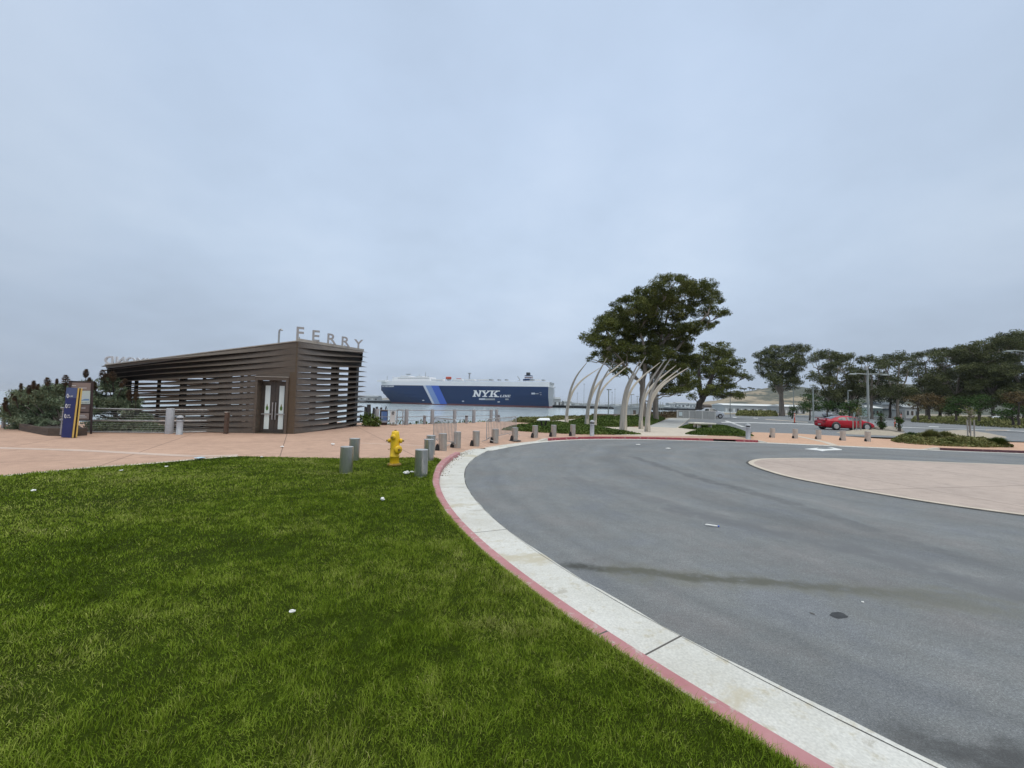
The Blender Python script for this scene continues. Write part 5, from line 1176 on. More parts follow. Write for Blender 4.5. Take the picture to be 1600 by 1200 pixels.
# ================================================================== STONE BENCH, BOULDERS, DELINEATORS, ARROW
M_SLAB = mat('white_stone', (.66, .63, .55), .7, c2=(.58, .55, .47), scale=3); M_ROCK = mat('tan_rock', (.34, .30, .25), .9, c2=(.26, .23, .19), scale=1.5, bump=.7, bscale=6)
bb = G(1100, 671.5, .13); t = thing('stone_bench', 'pale oval stone slab bench standing in the low green bed', 'bench', bb); s = bb.y/FPX
el = lambda rx, ry, z: [(rx*math.cos(a), ry*math.sin(a), z) for a in np.linspace(0, 6.283, 25)[:-1]]
def elslab(cx_, cy_, rx, ry, z0, z1, name):
    m = MB(); V = el(rx*.93, ry*.93, z0)+el(rx, ry, z0+.03)+el(rx, ry, z1-.03)+el(rx*.96, ry*.96, z1); V = [(x+cx_, y+cy_, z) for x, y, z in V]
    m.add(V, [(k*24+i, k*24+(i+1) % 24, (k+1)*24+(i+1) % 24, (k+1)*24+i) for k in range(3) for i in range(24)]+[tuple(range(23, -1, -1)), tuple(range(72, 96))]); return L(m, name, M_SLAB, t)
elslab(.1, 0, .80, .40, .40, .52, 'seat'); elslab(-.35, .5, .62, .32, .42, .53, 'seat')
L(MB().lathe([(.16, 0), (.13, .41)], (-.35, .05, 0), 14), 'leg', M_SLAB, t); L(MB().lathe([(.16, 0), (.13, .41)], (.45, 0, 0), 14), 'leg', M_SLAB, t); L(MB().lathe([(.15, 0), (.12, .43)], (-.4, .55, 0), 14), 'leg', M_SLAB, t)
def boulder(lab, x, y, rx, ry, rz_, name='boulder', mt=None, sd=0):
    p = G(x, y, 0); r = np.random.default_rng(sd); bm = bmesh.new(); bmesh.ops.create_icosphere(bm, subdivisions=3, radius=1)
    ph = r.random(9)*6
    for v in bm.verts:
        c = v.co; k = 1+.13*math.sin(3*c.x+ph[0])*math.cos(2.5*c.y+ph[1])+.09*math.sin(5*c.z+4*c.x+ph[2])+.05*math.sin(9*c.y+ph[3]+5*c.x)
        v.co = Vector((c.x*rx*k, c.y*ry*k, max(-.02, c.z)*rz_*k))
    me = bpy.data.meshes.new(name); bm.to_mesh(me); bm.free(); me.materials.append(mt or M_ROCK)
    for f in me.polygons: f.use_smooth = True
    o = bpy.data.objects.new(name, me); COL.objects.link(o); o.location = p; return tag(o, lab, 'rock', 'boulders by the lot')
boulder('rounded tan boulder right of the nose of the red car', 1387, 674, 1.35, .8, .5, sd=1)
boulder('small grey boulder at the left foot of the narrow shrub beside the red car', 1369, 673.5, .4, .35, .32, sd=3)
M_MULCH = mat('pale_mulch', (.42, .36, .28), .95, c2=(.33, .28, .22), scale=4, bump=.7, bscale=20)
def mound(name, pts, h):
    poly = np.array([G(x, y, 0)[:2] for x, y in pts]); P = smoothpath([tuple(p) for p in poly]+[tuple(poly[0])], .3)[:-1]; c = P.mean(0); m = MB(); V = []; n = len(P)
    K = 7
    for k in range(K):
        f = k/(K-1); z = .006+h*math.sin(f*math.pi/2)
        for i, p in enumerate(P): q = p*(1-f*.97)+c*f*.97; V.append((q[0], q[1], z*(1+.12*math.sin(7*q[0])*math.cos(5*q[1]))))
    m.add(V, [(k*n+i, k*n+(i+1) % n, (k+1)*n+(i+1) % n, (k+1)*n+i) for k in range(K-1) for i in range(n)]+[tuple((K-1)*n+i for i in range(n))], 0, True)
    o = m.build(name, M_MULCH); o['kind'] = 'structure'
mound('mulch_mound', [(1306, 675.5), (1330, 673.5), (1375, 674.5), (1410, 678), (1440, 681), (1400, 681), (1350, 679.5), (1318, 678)], .28)
mound('mulch_mound', [(1440, 678.5), (1480, 675), (1530, 677), (1570, 682), (1560, 685), (1500, 683.5), (1455, 681.5)], .35)
M_ORG = mat('orange_plastic', (.75, .13, .06), .5, c2=(.62, .11, .05), scale=6); 
def delin(lab, x, y, h=.95):
    p = G(x, y, .004); t = thing('delineator', lab, 'traffic delineator', p, 0, 'orange traffic delineators')
    L(MB().lathe([(.24, 0), (.24, .04), (.1, .07), (.055, .10)], n=16), 'base', M_BLACK, t)
    L(MB().lathe([(.075, .08), (.062, h-.07)], n=14).lathe([(.062, h-.07), (.035, h-.05), (.04, h), (0, h+.01)], n=14), 'post', M_ORG, t)
    for z in (h*.60, h*.80): L(MB().lathe([(.071, z), (.069, z+.09)], n=14), 'reflective_band', M_WSIGN, t)
delin('orange traffic delineator left of the bushy tree, on the far lane edge', 1241.5, 661, 1.3)
delin('orange traffic delineator right of the narrow green shrub', 1398.5, 668, 1.2)
delin('orange traffic delineator directly behind the small shrub, right of the other one', 1408, 662.5, 1.5)
def decal(name, polys, z, mt):
    m = MB()
    for q in polys: P = [G(x, y, z) for x, y in q]; m.add(P, [tuple(range(len(P)))])
    o = m.build(name, mt, fix=False)
    for p in o.data.polygons:
        if p.normal.z < 0: p.flip()
    o['kind'] = 'structure'; return o
decal('road_arrow', [[(1256.5, 701.4), (1279.5, 699.6), (1276, 701.0), (1290, 701.6), (1303, 701.0), (1296, 699.4), (1293, 698.9), (1301, 699.2), (1315, 702.0), (1316, 703), (1295, 703.6), (1289, 704.2), (1285, 705), (1278, 703.6)]], .004, M_PAINT)
decal('parking_line', [[(1120, 659.5), (1180, 660.2), (1244, 661.8), (1290, 663.5), (1290, 664.2), (1244, 662.5), (1180, 660.9), (1120, 660.2)], [(1144, 651.5), (1150, 651.6), (1152, 652.4), (1146, 652.3)], [(1177, 652.8), (1184, 653.3), (1184, 654), (1178, 653.5)], [(1410, 667.2), (1500, 670), (1600, 673.5), (1700, 677), (1700, 677.9), (1600, 674.4), (1500, 670.8), (1410, 667.9)], [(1452, 666.3), (1468, 666.8), (1466, 667.5), (1450, 667)]], .010, M_PAINT)
decal('parking_line', [[(1132+i*5.6, 657.6+i*1.95), (1137+i*5.6, 657.7+i*1.95), (1143+i*5.6, 659.2+i*1.95), (1136+i*5.6, 659.0+i*1.95)] for i in range(5)], .0105, M_PAINT)
decal('pale_kerb_line', [[(1380, 674.7), (1442, 679.2), (1500, 684.6), (1442, 680.4), (1380, 675.8)], [(1196, 654.7), (1262, 659.2), (1262, 660), (1196, 655.4)], [(1540, 671), (1580, 671.7), (1572, 673.3), (1540, 672.8)]], .0125, M_WALK)
M_TAR = mat('tar_patch', (.025, .026, .028), .7, c2=(.04, .042, .045), scale=30)
decal('tar_spot', [[(1310+(13.0+.8*math.sin(5*a))*math.cos(a)+2*math.cos(a)*(abs(a) < .5), 961+(4.6+.4*math.sin(4*a+1))*math.sin(a)+.10*14*math.cos(a)) for a in np.linspace(0, 6.283, 29)[:-1]]], .004, M_TAR)
decal('crack_mark', [[(1264, 957), (1268, 956.8), (1274, 959.5), (1271, 960)]], .004, M_SEAM)

# ================================================================== CARS
M_TYRE = mat('tyre_rubber', (.015, .015, .016), .75, c2=(.025, .025, .025)); M_RIM = mat('silver_rim', (.58, .58, .59), .3, .8, c2=(.5, .5, .5)); M_CGL = mat('car_glass', (.045, .06, .065), .08, c2=(.04, .05, .055), spec=.9); M_TAIL = mat('tail_lamp_red', (.22, .01, .012), .2, c2=(.18, .01, .01)); M_HEAD = mat('head_lamp', (.6, .6, .58), .15, c2=(.5, .5, .5)); M_CBLK = mat('car_trim_black', (.02, .02, .022), .5, c2=(.03, .03, .03))
def car(name, lab, loc, rz, paint, Lc=5.0, Wc=1.82, Hc=1.40, spoiler=False, suv=False, group=None):
    t = thing(name, lab, 'car', loc, rz, group); k = Lc/5.0; hw = Wc/2
    # x, sill z, belt z, roof z, half width
    st = [(-2.50, .46, .62, .64, .70), (-2.45, .36, .79, .83, .80), (-2.28, .30, .92, .97, .87), (-2.0, .26, .95, 1.01, .90), (-1.75, .24, .95, 1.07, .905), (-1.4, .24, .95, 1.19, .91), (-1.0, .24, .945, 1.31, .912), (-.5, .23, .935, 1.39, .915), (0, .23, .93, 1.40, .915), (.45, .23, .92, 1.355, .915), (.85, .23, .91, 1.245, .915), (1.2, .23, .89, 1.09, .912), (1.45, .23, .87, .965, .91), (1.65, .24, .84, .90, .905), (1.9, .25, .79, .83, .89), (2.2, .27, .70, .74, .85), (2.4, .30, .60, .63, .76), (2.50, .36, .50, .52, .60)]
    if suv: st = [(x, a+.05, b_+.1, (c+.28 if -2.35 < x < .8 else c+.1) if not (-2.4 < x < -1.3) else 1.55+.05*(x+2.4), w) for x, a, b_, c, w in st]
    zs = Hc/1.40; xw = (-1.52, 1.52); wr = .335; V = []; m = MB()
    ring = []
    for x, a, b_, c, w in st:
        w = w/.915*hw; roofw = w*(.60 if c-b_ > .2 else .60+.36*(1-(c-b_)/.2) if c > b_ else .96)
        a, b_, c = a*zs, b_*zs, c*zs
        pr = [(0, a), (w*.82, a), (w*.97, a+.06), (w, (a+b_)/2), (w*.985, b_-.07), (w*.955, b_), (roofw+(w*.955-roofw)*.12, c-.05*(1 if c-b_ > .1 else .3)), (roofw*.86, c-.012), (0, c)]
        ring.append([(x*k, y, z) for y, z in pr])
    n = len(st); q = 9
    for sd in (1, -1):
        Vv = [(x, y*sd, z) for r_ in ring for x, y, z in r_]
        F = [(i*q+j, (i+1)*q+j, (i+1)*q+j+1, i*q+j+1) for i in range(n-1) for j in range(q-1)]
        m.add(Vv, F, 0, True)
        m.add([Vv[j] for j in range(q)], [tuple(range(q))]); m.add([Vv[(n-1)*q+j] for j in range(q)], [tuple(range(q))])
    body = L(m, 'body', paint, t)
    bm = bmesh.new(); bm.from_mesh(body.data); bmesh.ops.remove_doubles(bm, verts=bm.verts[:], dist=.002); bmesh.ops.recalc_face_normals(bm, faces=bm.faces[:]); bm.to_mesh(body.data); bm.free()
    def side(xa, xb, fa, fb, sd, name, mt, off=.012, nseg=6):
        def at(x, f):        # f 0..1 from belt to roof corner
            for i in range(n-1):
                if st[i][0]*k <= x <= st[i+1][0]*k:
                    u_ = (x-st[i][0]*k)/((st[i+1][0]-st[i][0])*k); A_ = Vector(ring[i][5]).lerp(Vector(ring[i+1][5]), u_); B_ = Vector(ring[i][6]).lerp(Vector(ring[i+1][6]), u_); return A_.lerp(B_, f)
            return Vector(ring[-1][5])
        Vv = []
        for i in range(nseg+1):
            x = xa+(xb-xa)*i/nseg
            for f in (fa, fb): p = at(x, f); Vv.append((p.x, (p.y+off)*sd, p.z+off*.4))
        L(MB().add(Vv, [(2*i, 2*i+2, 2*i+3, 2*i+1) for i in range(nseg)]), name, mt, t)
    for sd in (1, -1):
        side(-1.25*k, -.42*k, .06, .84, sd, 'window', M_CGL); side(-.32*k, 1.12*k, .06, .86, sd, 'window', M_CGL)
    def cross(i0, i1, f0, f1, name, mt):
        pts = []
        for f in np.linspace(f0, f1, 4):
            u_ = i0+(i1-i0)*f; i = min(int(u_), n-2); w_ = u_-i
            z = ring[i][8][2]*(1-w_)+ring[i+1][8][2]*w_; x = ring[i][8][0]*(1-w_)+ring[i+1][8][0]*w_; y = ring[i][7][1]*(1-w_)+ring[i+1][7][1]*w_; z2 = ring[i][7][2]*(1-w_)+ring[i+1][7][2]*w_
            pts.append([(x, -y*.98, z2+.014), (x, 0, z+.016), (x, y*.98, z2+.014)])
        Vv = [p for r_ in pts for p in r_]; L(MB().add(Vv, [(i*3+j, i*3+j+1, (i+1)*3+j+1, (i+1)*3+j) for i in range(3) for j in range(2)]), name, mt, t)
    cross(9.1, 12.4, 0.08, .9, 'windscreen', M_CGL); cross(3.8, 6.8, .05, .85, 'rear_window', M_CGL)
    for x in xw:
        for sd in (1, -1):
            yy = hw*.985*sd; R = Matrix.Rotation(rad(90), 3, 'X')
            L(MB().lathe([(.0, -.012*sd), (.40, -.012*sd), (.40, .016*sd), (.0, .016*sd)], (x*k, yy, wr+.03), 26, R=Matrix.Rotation(rad(-90), 3, 'X')), 'wheel_arch', M_CBLK, t)
            wh = L(MB().lathe([(.2, -.12), (.31, -.11), (wr, -.07), (wr, .07), (.31, .11), (.2, .12)], (x*k, yy-.075*sd, wr), 28, R=R), 'wheel', M_TYRE, t)
            rm = MB(); c = (x*k, yy+.036*sd, wr)
            for a in range(5):
                an = a*1.2566+.3; dx, dz = math.cos(an), math.sin(an)
                rm.box((c[0]+dx*.12, c[1], c[2]+dz*.12), (.20, .02, .085), R=Matrix.Rotation(-an, 3, 'Y'))
            for i in range(1): rm.lathe([(.205, -.012), (.225, .012), (.205, .016)], c, 24, R=R); rm.lathe([(.06, -.016), (.0, -.016)], c, 10, R=R)
            L(rm, 'rim', M_RIM, wh)
    for sd in (1, -1):
        L(MB().box((-2.44*k, .62*hw*sd, .78*zs), (.10, .42*hw, .13), bev=.02), 'tail_lamp', M_TAIL, t)
        L(MB().box((2.28*k, .66*hw*sd, .66*zs), (.30, .30*hw, .11), rz=-.25*sd, bev=.03), 'headlight', M_HEAD, t)
        L(MB().box((.86*k, (hw+.07)*sd, .95*zs), (.16, .17, .12), bev=.03), 'mirror', paint, t)
        L(MB().box((.35*k, (hw+.002)*sd, .80*zs), (.18, .02, .03)), 'door_handle', M_CBLK if suv else paint, t)
    L(MB().box((-2.50*k, 0, .52*zs), (.05, hw*.4, .11), bev=.01), 'rear_plate', M_HEAD, t)
    L(MB().box((0, 0, .23*zs), (3.9*k, hw*1.7, .10)), 'underbody', M_CBLK, t)
    if spoiler:
        sp = L(MB().box((-2.26*k, 0, 1.06), (.26, hw*1.7, .035), bev=.012), 'spoiler', paint, t)
        for sd in (1, -1): L(MB().box((-2.24*k, .6*hw*sd, .99), (.12, .04, .13)), 'spoiler_strut', paint, sp)
    return t
M_REDC = mat('red_car_paint', (.46, .008, .022), .25, c2=(.42, .007, .019), scale=1, spec=.4); M_WHC = mat('white_car_paint', (.72, .74, .77), .25, c2=(.70, .72, .75), scale=1); M_SILC = mat('silver_car_paint', (.42, .44, .46), .3, .4, c2=(.40, .42, .44), scale=1)
rc = U(1319, 672, 37.8); rc.z = .012
car('parked_car', 'red two-door car with a rear spoiler parked before the young staked tree', rc, rad(-1.5), M_REDC, 4.55, 1.72, 1.32, spoiler=True)
rc = U(1108, 650, 68); rc.z = .01
car('parked_car', 'white car seen over the pale mesh screen', rc, rad(2), M_WHC, 4.7, 1.8, 1.75, suv=False)
for i, (x, d, rz_, pt, lab) in enumerate(((1303, 96, 0, M_SILC, 'silver parked car half hidden behind the roof of the red car'), (1196, 128, 0, M_SILC, 'silver car far off on the left of the lone eucalyptus'), (1556, 78, -3, M_WHC, 'white car mostly hidden behind the planted strip near the right edge'))):
    p = U(x, 650, d); p.z = .01; car('parked_car', lab, p, rad(rz_), pt, 4.6, 1.8, 1.5, group='cars parked far across the lot')

# ================================================================== CARGO SHIP
M_HULL = mat('navy_hull', (.010, .033, .100), .5, c2=(.012, .038, .11), scale=.05, spec=.3); M_SHW = mat('ship_white', (.84, .84, .85), .5, c2=(.79, .79, .80), scale=.08); M_BOOT = mat('red_boot_topping', (.16, .05, .055), .6, c2=(.12, .045, .05), scale=.1)
M_STRW = mat('stripe_white', (.62, .66, .74), .5); M_STRL = mat('stripe_light_blue', (.21, .31, .56), .5, c2=(.20, .30, .55)); M_STRB = mat('stripe_blue', (.055, .13, .52), .5, c2=(.05, .125, .50)); M_SGRY = mat('ship_grey', (.36, .38, .40), .6, c2=(.3, .32, .34), scale=.4); M_SORG = mat('lifeboat_orange', (.55, .08, .035), .5, c2=(.48, .07, .03)); M_SHWT = mat('hull_lettering', (.92, .92, .93), .5)
bow = U(587, 620, 492); bow.z = -3; stn = U(856.5, 620, 421); stn.z = -3
sax = (stn-bow); LS = sax.length; sax.normalize(); spt = Vector((sax.y, -sax.x, 0))        # port side faces the camera
if spt @ (Vector((0, 0, 0))-bow) < 0: spt = -spt
ship = thing('cargo_ship', 'long navy blue and white car carrier ship with diagonal blue stripes moored across the water', 'ship', bow+sax*(LS/2)); SB = bow-spt*13      # centreline start
S_ = lambda s, b_, z: SB+sax*s+spt*b_+Vector((0, 0, z+3))
HB = 13.0
def half(s, z):
    kz = min(1, max(0, (z+3)/16.0)); full = min(1, (s+1.5)/26)**.5
    x0 = 15*(1-kz)**1.0; wl = 0 if s <= x0 else min(1, ((s-x0)/(62-30*kz)))**.62
    h = HB*(full if kz >= 1 else min(full, wl*(1-kz**2)+full*kz**2*(1 if s > x0 else 0)) if s > x0 else 0)
    e = LS-s; ks = min(1, max(0, (z+3)/13)); st_ = 1 if e > 55 else 1-(1-ks)*.45*(1-e/55)**1.5
    return max(0.0, h*st_)
ss_ = sorted(set([0, .8, 2, 4, 6, 8, 10, 12, 14, 15.5, 18, 22, 27, 33, 40, 48, 58, 70]+list(np.linspace(85, LS-60, 5))+[LS-50, LS-40, LS-30, LS-20, LS-10, LS]))
def hullpart(zl, name, mt):
    m = MB()
    for sd in (1, -1):
        V = [S_(s if half(s, z) > 0 else max(s, 15*(1-min(1, (z+3)/16.0))), half(s, z)*sd if True else 0, z) for s in ss_ for z in zl]; q = len(zl); n = len(ss_)
        m.add(V, [(i*q+j, (i+1)*q+j, (i+1)*q+j+1, i*q+j+1) for i in range(n-1) for j in range(q-1)], 0, False)
    return m
def transom(m, zl, mi=0):
    q = len(zl); V = [S_(LS, half(LS, z), z) for z in zl]+[S_(LS, -half(LS, z), z) for z in zl]
    m.add(V, [(j, j+1, q+j+1, q+j) for j in range(q-1)], mi); return m
ZB_, ZT_ = 19.3, 24.6
zl = [-1.2, 2, 5, 9, 13, 16, ZB_]; mh = transom(hullpart(zl, 'hull', M_HULL), zl, 1)
hull = mh.build('hull', [M_HULL, M_SGRY], ship)  # transom in grey: light falling on the stern is put into its colour
zl = [-3.4, -1.2]; transom(hullpart(zl, 'b', M_BOOT), zl).build('boot_topping', M_BOOT, ship)
zl = [ZB_, ZT_-.2]; mu = transom(hullpart(zl, 'u', M_SHW), zl); q = [S_(s, half(s, ZT_)*sd, ZT_-.2) for sd in (1,) for s in ss_]+[S_(s, -half(s, ZT_), ZT_-.2) for s in ss_[::-1]]
mu.add(q, [tuple(range(len(q)))]); mu.build('upper_deck_band', M_SHW, ship)
def s_at(px, py=620):
    d = ray(px, py); P = bow; a = (d[0]*P.y-d[1]*P.x)/(d[1]*sax.x-d[0]*sax.y); return a   # point bow+sax*a on the sight line
def z_at(px, py): a = s_at(px, py); p = bow+sax*a; return U(px, py, p.y).z
def pl(q, name, mt, o=.12, par=None):          # plate on the ship's near side; q in picture corners turned into ship coordinates
    V = [S_(s_at(x, y), HB+e, z_at(x, y)) for e in (o, -.05) for x, y in q]; n = len(q)
    return MB().add(V, [tuple(range(n))]+[(i, n+i, n+(i+1) % n, (i+1) % n) for i in range(n)]).build(name, mt, par or ship)
pl([(660.8, 602.2), (664.8, 602.2), (678.8, 631), (675.4, 631)], 'stripe', M_STRW); pl([(664.9, 602.2), (673.4, 602.3), (687.4, 631.2), (678.9, 631)], 'stripe', M_STRL); pl([(673.5, 602.3), (685, 602.5), (698.7, 631.6), (687.5, 631.2)], 'stripe', M_STRB)
# slab-serif italic letters, drawn as polygons on a 0..1 grid
def letter(polys, x0, y0, w, h, name, slant=.22):
    m = MB(); s0 = s_at(x0, y0); sw = s_at(x0+w, y0)-s0; z0 = z_at(x0, y0); hh = z0-z_at(x0, y0+h)
    for q in polys:
        n = len(q); V = [S_(s0+sw*u_+hh*slant*v, HB+e, z0-hh*(1-v)) for e in (.14, .0) for u_, v in q]
        m.add(V, [tuple(range(n))]+[(i, n+i, n+(i+1) % n, (i+1) % n) for i in range(n)])
    m.build('letter', M_SHWT, ship)
SF = lambda x0, x1, v: [(x0, v), (x1, v), (x1, v+.13), (x0, v+.13)]
LN = [[(.10, .12), (.30, .12), (.30, .88), (.10, .88)], [(.72, .0), (.90, .0), (.90, .88), (.72, .88)], [(.10, .88), (.34, .88), (.90, .0), (.66, .0)], SF(0, .42, 0), SF(-.02, .34, .87), SF(.62, 1.02, .87)]
LY = [[(.40, .1), (.62, .1), (.62, .48), (.40, .48)], [(.40, .45), (.62, .45), (.32, .9), (.06, .9)], [(.42, .45), (.60, .45), (.94, .9), (.74, .9)], SF(.24, .78, 0), SF(-.04, .46, .87), SF(.64, 1.06, .87)]
LK = [[(.12, .1), (.34, .1), (.34, .9), (.12, .9)], [(.32, .34), (.46, .48), (.90, .9), (.62, .9)], [(.40, .52), (.56, .62), (.96, .1), (.66, .1)], SF(-.02, .48, 0), SF(-.02, .48, .87), SF(.56, 1.06, .87), SF(.54, 1.1, 0)]
LL = [[(.14, .1), (.38, .1), (.38, .9), (.14, .9)], SF(0, 1, 0), SF(0, .56, .85), [(.8, .0), (1, .0), (1, .38), (.8, .38)]]
LI = [[(.3, .1), (.7, .1), (.7, .9), (.3, .9)], SF(0, 1, 0), SF(0, 1, .87)]
LE = [[(.14, .1), (.38, .1), (.38, .9), (.14, .9)], SF(0, 1, 0), SF(0, 1, .87), SF(.3, .72, .43), [(.82, 0), (1, 0), (1, .34), (.82, .34)], [(.82, .66), (1, .66), (1, 1), (.82, 1)]]
letter(LN, 738.5, 609.8, 13.0, 10.0, 'N'); letter(LY, 750.5, 610.0, 14.0, 10.1, 'Y'); letter(LK, 764.2, 610.1, 14.2, 10.1, 'K')
for P_, x, w in ((LL, 781, 4), (LI, 785.4, 2.4), (LN, 788.2, 4.6), (LE, 793.2, 3.9)): letter(P_, x, 617.1, w, 3.4, 'l')
def shiptext(txt, x0, y0, h, w=None):
    s0, z0 = s_at(x0, y0), z_at(x0, y0); s1 = s_at(x0+w, y0)
    o = text_mesh(txt, 1, .03, M_SHWT, 'ship_name', ship, lambda x, y, z: Vector((x, y, z)), align='LEFT', off=.02)
    xm = max(v.co.x for v in o.data.vertices)
    for v in o.data.vertices:
        x, y, z = v.co; s_ = s0+(s1-s0)*x/xm; b_ = half(s_, z0); v.co = S_(s_, b_+.15+z*2, z0-h+y*h*1.35)-Vector(ship.location)
shiptext('ANTARES LEADER', 591.3, 602.1, 1.75, 24.5)
for x, y, w, h in ((660, 625, 2.8, 1.1), (722, 626.3, 3, 1.1), (777.5, 627.4, 3.4, 1.2), (594.2, 609.8, 2.2, 1.0)): 
    if x > 600: pl([(x, y+h), (x+w, y+h), (x+w, y), (x, y)], 'draught_mark', M_SHWT)
for x, y, w, h in ((748.5, 622.4, 9.5, 2.4), (758.3, 622.6, 15, 2.6), (789.5, 622.8, 5.2, 2.2), (830.3, 613.6, 5.4, 2.6), (836, 614.6, 5.5, 1.3), (843, 613.2, 3, .8), (844.2, 616, 1.6, 1.4)): pl([(x, y+h), (x+w, y+h), (x+w, y), (x, y)], 'hull_hatch', M_SGRY if x != 748.5 and x != 830.3 else M_STRW, .08)
def sbox(x0, x1, y0, y1, mt, name, dep=8, bo=8, bev=0):          # deck house from picture corners
    a, b_ = s_at(x0), s_at(x1); z0, z1 = z_at((x0+x1)/2, y1), z_at((x0+x1)/2, y0); c = S_((a+b_)/2, bo-dep/2, (z0+z1)/2)
    MB().box(c, (abs(b_-a), dep, z1-z0), rz=math.atan2(sax.y, sax.x), bev=bev).build(name, mt, ship)
deckz = ZT_-.2
sbox(587.3, 600, 594, 596.2, M_SHWT, 'bulwark', 24, 12.2)
for a in ((609, 616, 590, 595), (616, 640, 588.4, 595), (622, 634, 586.4, 588.6), (640, 668, 588.8, 595), (646, 656, 587, 589)): sbox(*a, M_SHWT if a[0] in (616, 640) else M_SHW, 'deck_house', 14, 9)
for x in np.arange(618, 666, 3.1): sbox(x, x+1.5, 590.2, 591.1, M_CBLK, 'window', .3, 9.15)
for a in ((672, 690, 592, 594.6), (705, 720, 592, 594.6), (725, 740, 592.3, 594.6), (744, 762, 592.3, 594.6), (835, 842, 592.6, 594.6)): sbox(*a, M_SHWT, 'deck_vent', 6, 12.3)
for a in ((762.6, 767, 592.3, 594.6), (776, 779, 592.5, 594.6), (787.5, 790.5, 592.5, 594.6), (845.5, 849, 593, 595), (826.5, 832, 592.2, 594.6)): sbox(*a, M_SGRY, 'deck_locker', 6, 12.0)
sbox(694.6, 702.8, 588.4, 592.6, M_SORG, 'lifeboat', 3, 12.4, bev=.9); sbox(697, 701, 592.4, 594.5, M_SGRY, 'davit', 2.5, 12); sbox(711, 717.5, 591, 592.2, M_SORG, 'life_raft', 2, 11)
sbox(816, 825.6, 585.6, 594, M_HULL, 'funnel', 9, 6); sbox(815.9, 825.7, 586.8, 588.4, M_STRW, 'funnel_band', 9.2, 6.1); sbox(815.9, 825.7, 588.5, 589.6, M_BOOT, 'funnel_band', 9.2, 6.1); sbox(815.9, 825.7, 589.7, 591, M_STRW, 'funnel_band', 9.2, 6.1)
sbox(818, 823, 581, 585.6, M_CBLK, 'exhaust_pipes', 4, 5); sbox(813, 816, 591.4, 594.4, M_HULL, 'funnel_base', 6, 5)
def mast_(x, y0, y1, r=.35, mt=M_SGRY, x2=None):
    a, b_ = s_at(x), s_at(x2 or x); MB().tube([S_(a, 7, z_at(x, y1)), S_(b_, 7, z_at(x, y0))], r, 6).build('mast', mt, ship)
for a in ((599, 587, 596), (631.5, 583.6, 588), (650, 584.5, 588), (659.5, 581.2, 590), (729, 583, 594, .8)): mast_(*a)
sbox(629.5, 636.5, 583.6, 585, M_SGRY, 'radar', 1, 8); sbox(727.2, 731.2, 582, 583.6, M_SGRY, 'radar', 2, 8)
mast_(660, 587, 594, .4, M_SGRY, 664); mast_(809, 594, 594.3, .4, M_SGRY, 805.5); MB().tube([S_(s_at(809.5), 7, z_at(809.5, 594)), S_(s_at(805.3), 7, z_at(805.3, 587.3))], .45, 6).build('crane_jib', M_SGRY, ship); MB().tube([S_(s_at(617), 8, z_at(617, 590)), S_(s_at(608), 8, z_at(608, 588.3))], .4, 6).build('crane_jib', M_SHW, ship)
m = MB()
for x in np.arange(590, 856, 3): m.tube([S_(s_at(x), HB-.6, deckz), S_(s_at(x), HB-.6, deckz+1.4)], .07, 4)
m.tube([S_(s_at(590), HB-.6, deckz+1.4), S_(s_at(856), HB-.6, deckz+1.4)], .09, 4); m.build('deck_rail', M_SHW, ship)
sbox(857, 858.6, 597, 600.5, M_SGRY, 'stern_ramp', 16, 8)

# ================================================================== FAR SHORE
M_PIERD = mat('dark_pier_face', (.045, .045, .05), .9, c2=(.075, .07, .07), scale=.15, stretch=(1, 1, .3)); M_SHED = mat('pale_shed', (.40, .41, .41), .7, c2=(.35, .36, .36), scale=.05); M_SHEDR = mat('grey_shed_roof', (.33, .35, .36), .7, c2=(.29, .31, .32), scale=.05); M_SHEDW = mat('white_container', (.70, .71, .70), .6, c2=(.62, .63, .62), scale=.1)
pz = -3
p0, p1 = U(300, 631, 520), U(1120, 640, 470)
t = thing('pier', 'long dark timber wharf low over the water behind the ship and the ribs', 'pier', (p0.x, p0.y, -3))
dd_ = (p1-p0); dd_.z = 0; an_ = math.atan2(dd_.y, dd_.x); c_ = (p0+p1)/2; n_ = Vector((-dd_.y, dd_.x, 0)).normalized()
MB().box((c_.x+n_.x*12, c_.y+n_.y*12, .4), (dd_.length, 24, 1.5), rz=an_).build('deck', M_SHEDR, t)
MB().box((c_.x+n_.x*13, c_.y+n_.y*13, -1.8), (dd_.length, 22, 3.0), rz=an_).build('piling_wall', M_PIERD, t)
for i, x in enumerate(np.linspace(0, 1, 60)):
    p = p0+dd_*x; MB().tube([(p.x-n_.x*.2, p.y-n_.y*.2, -3.3), (p.x-n_.x*.2, p.y-n_.y*.2, .1)], .4, 6).build('pile', M_PIERD, t)
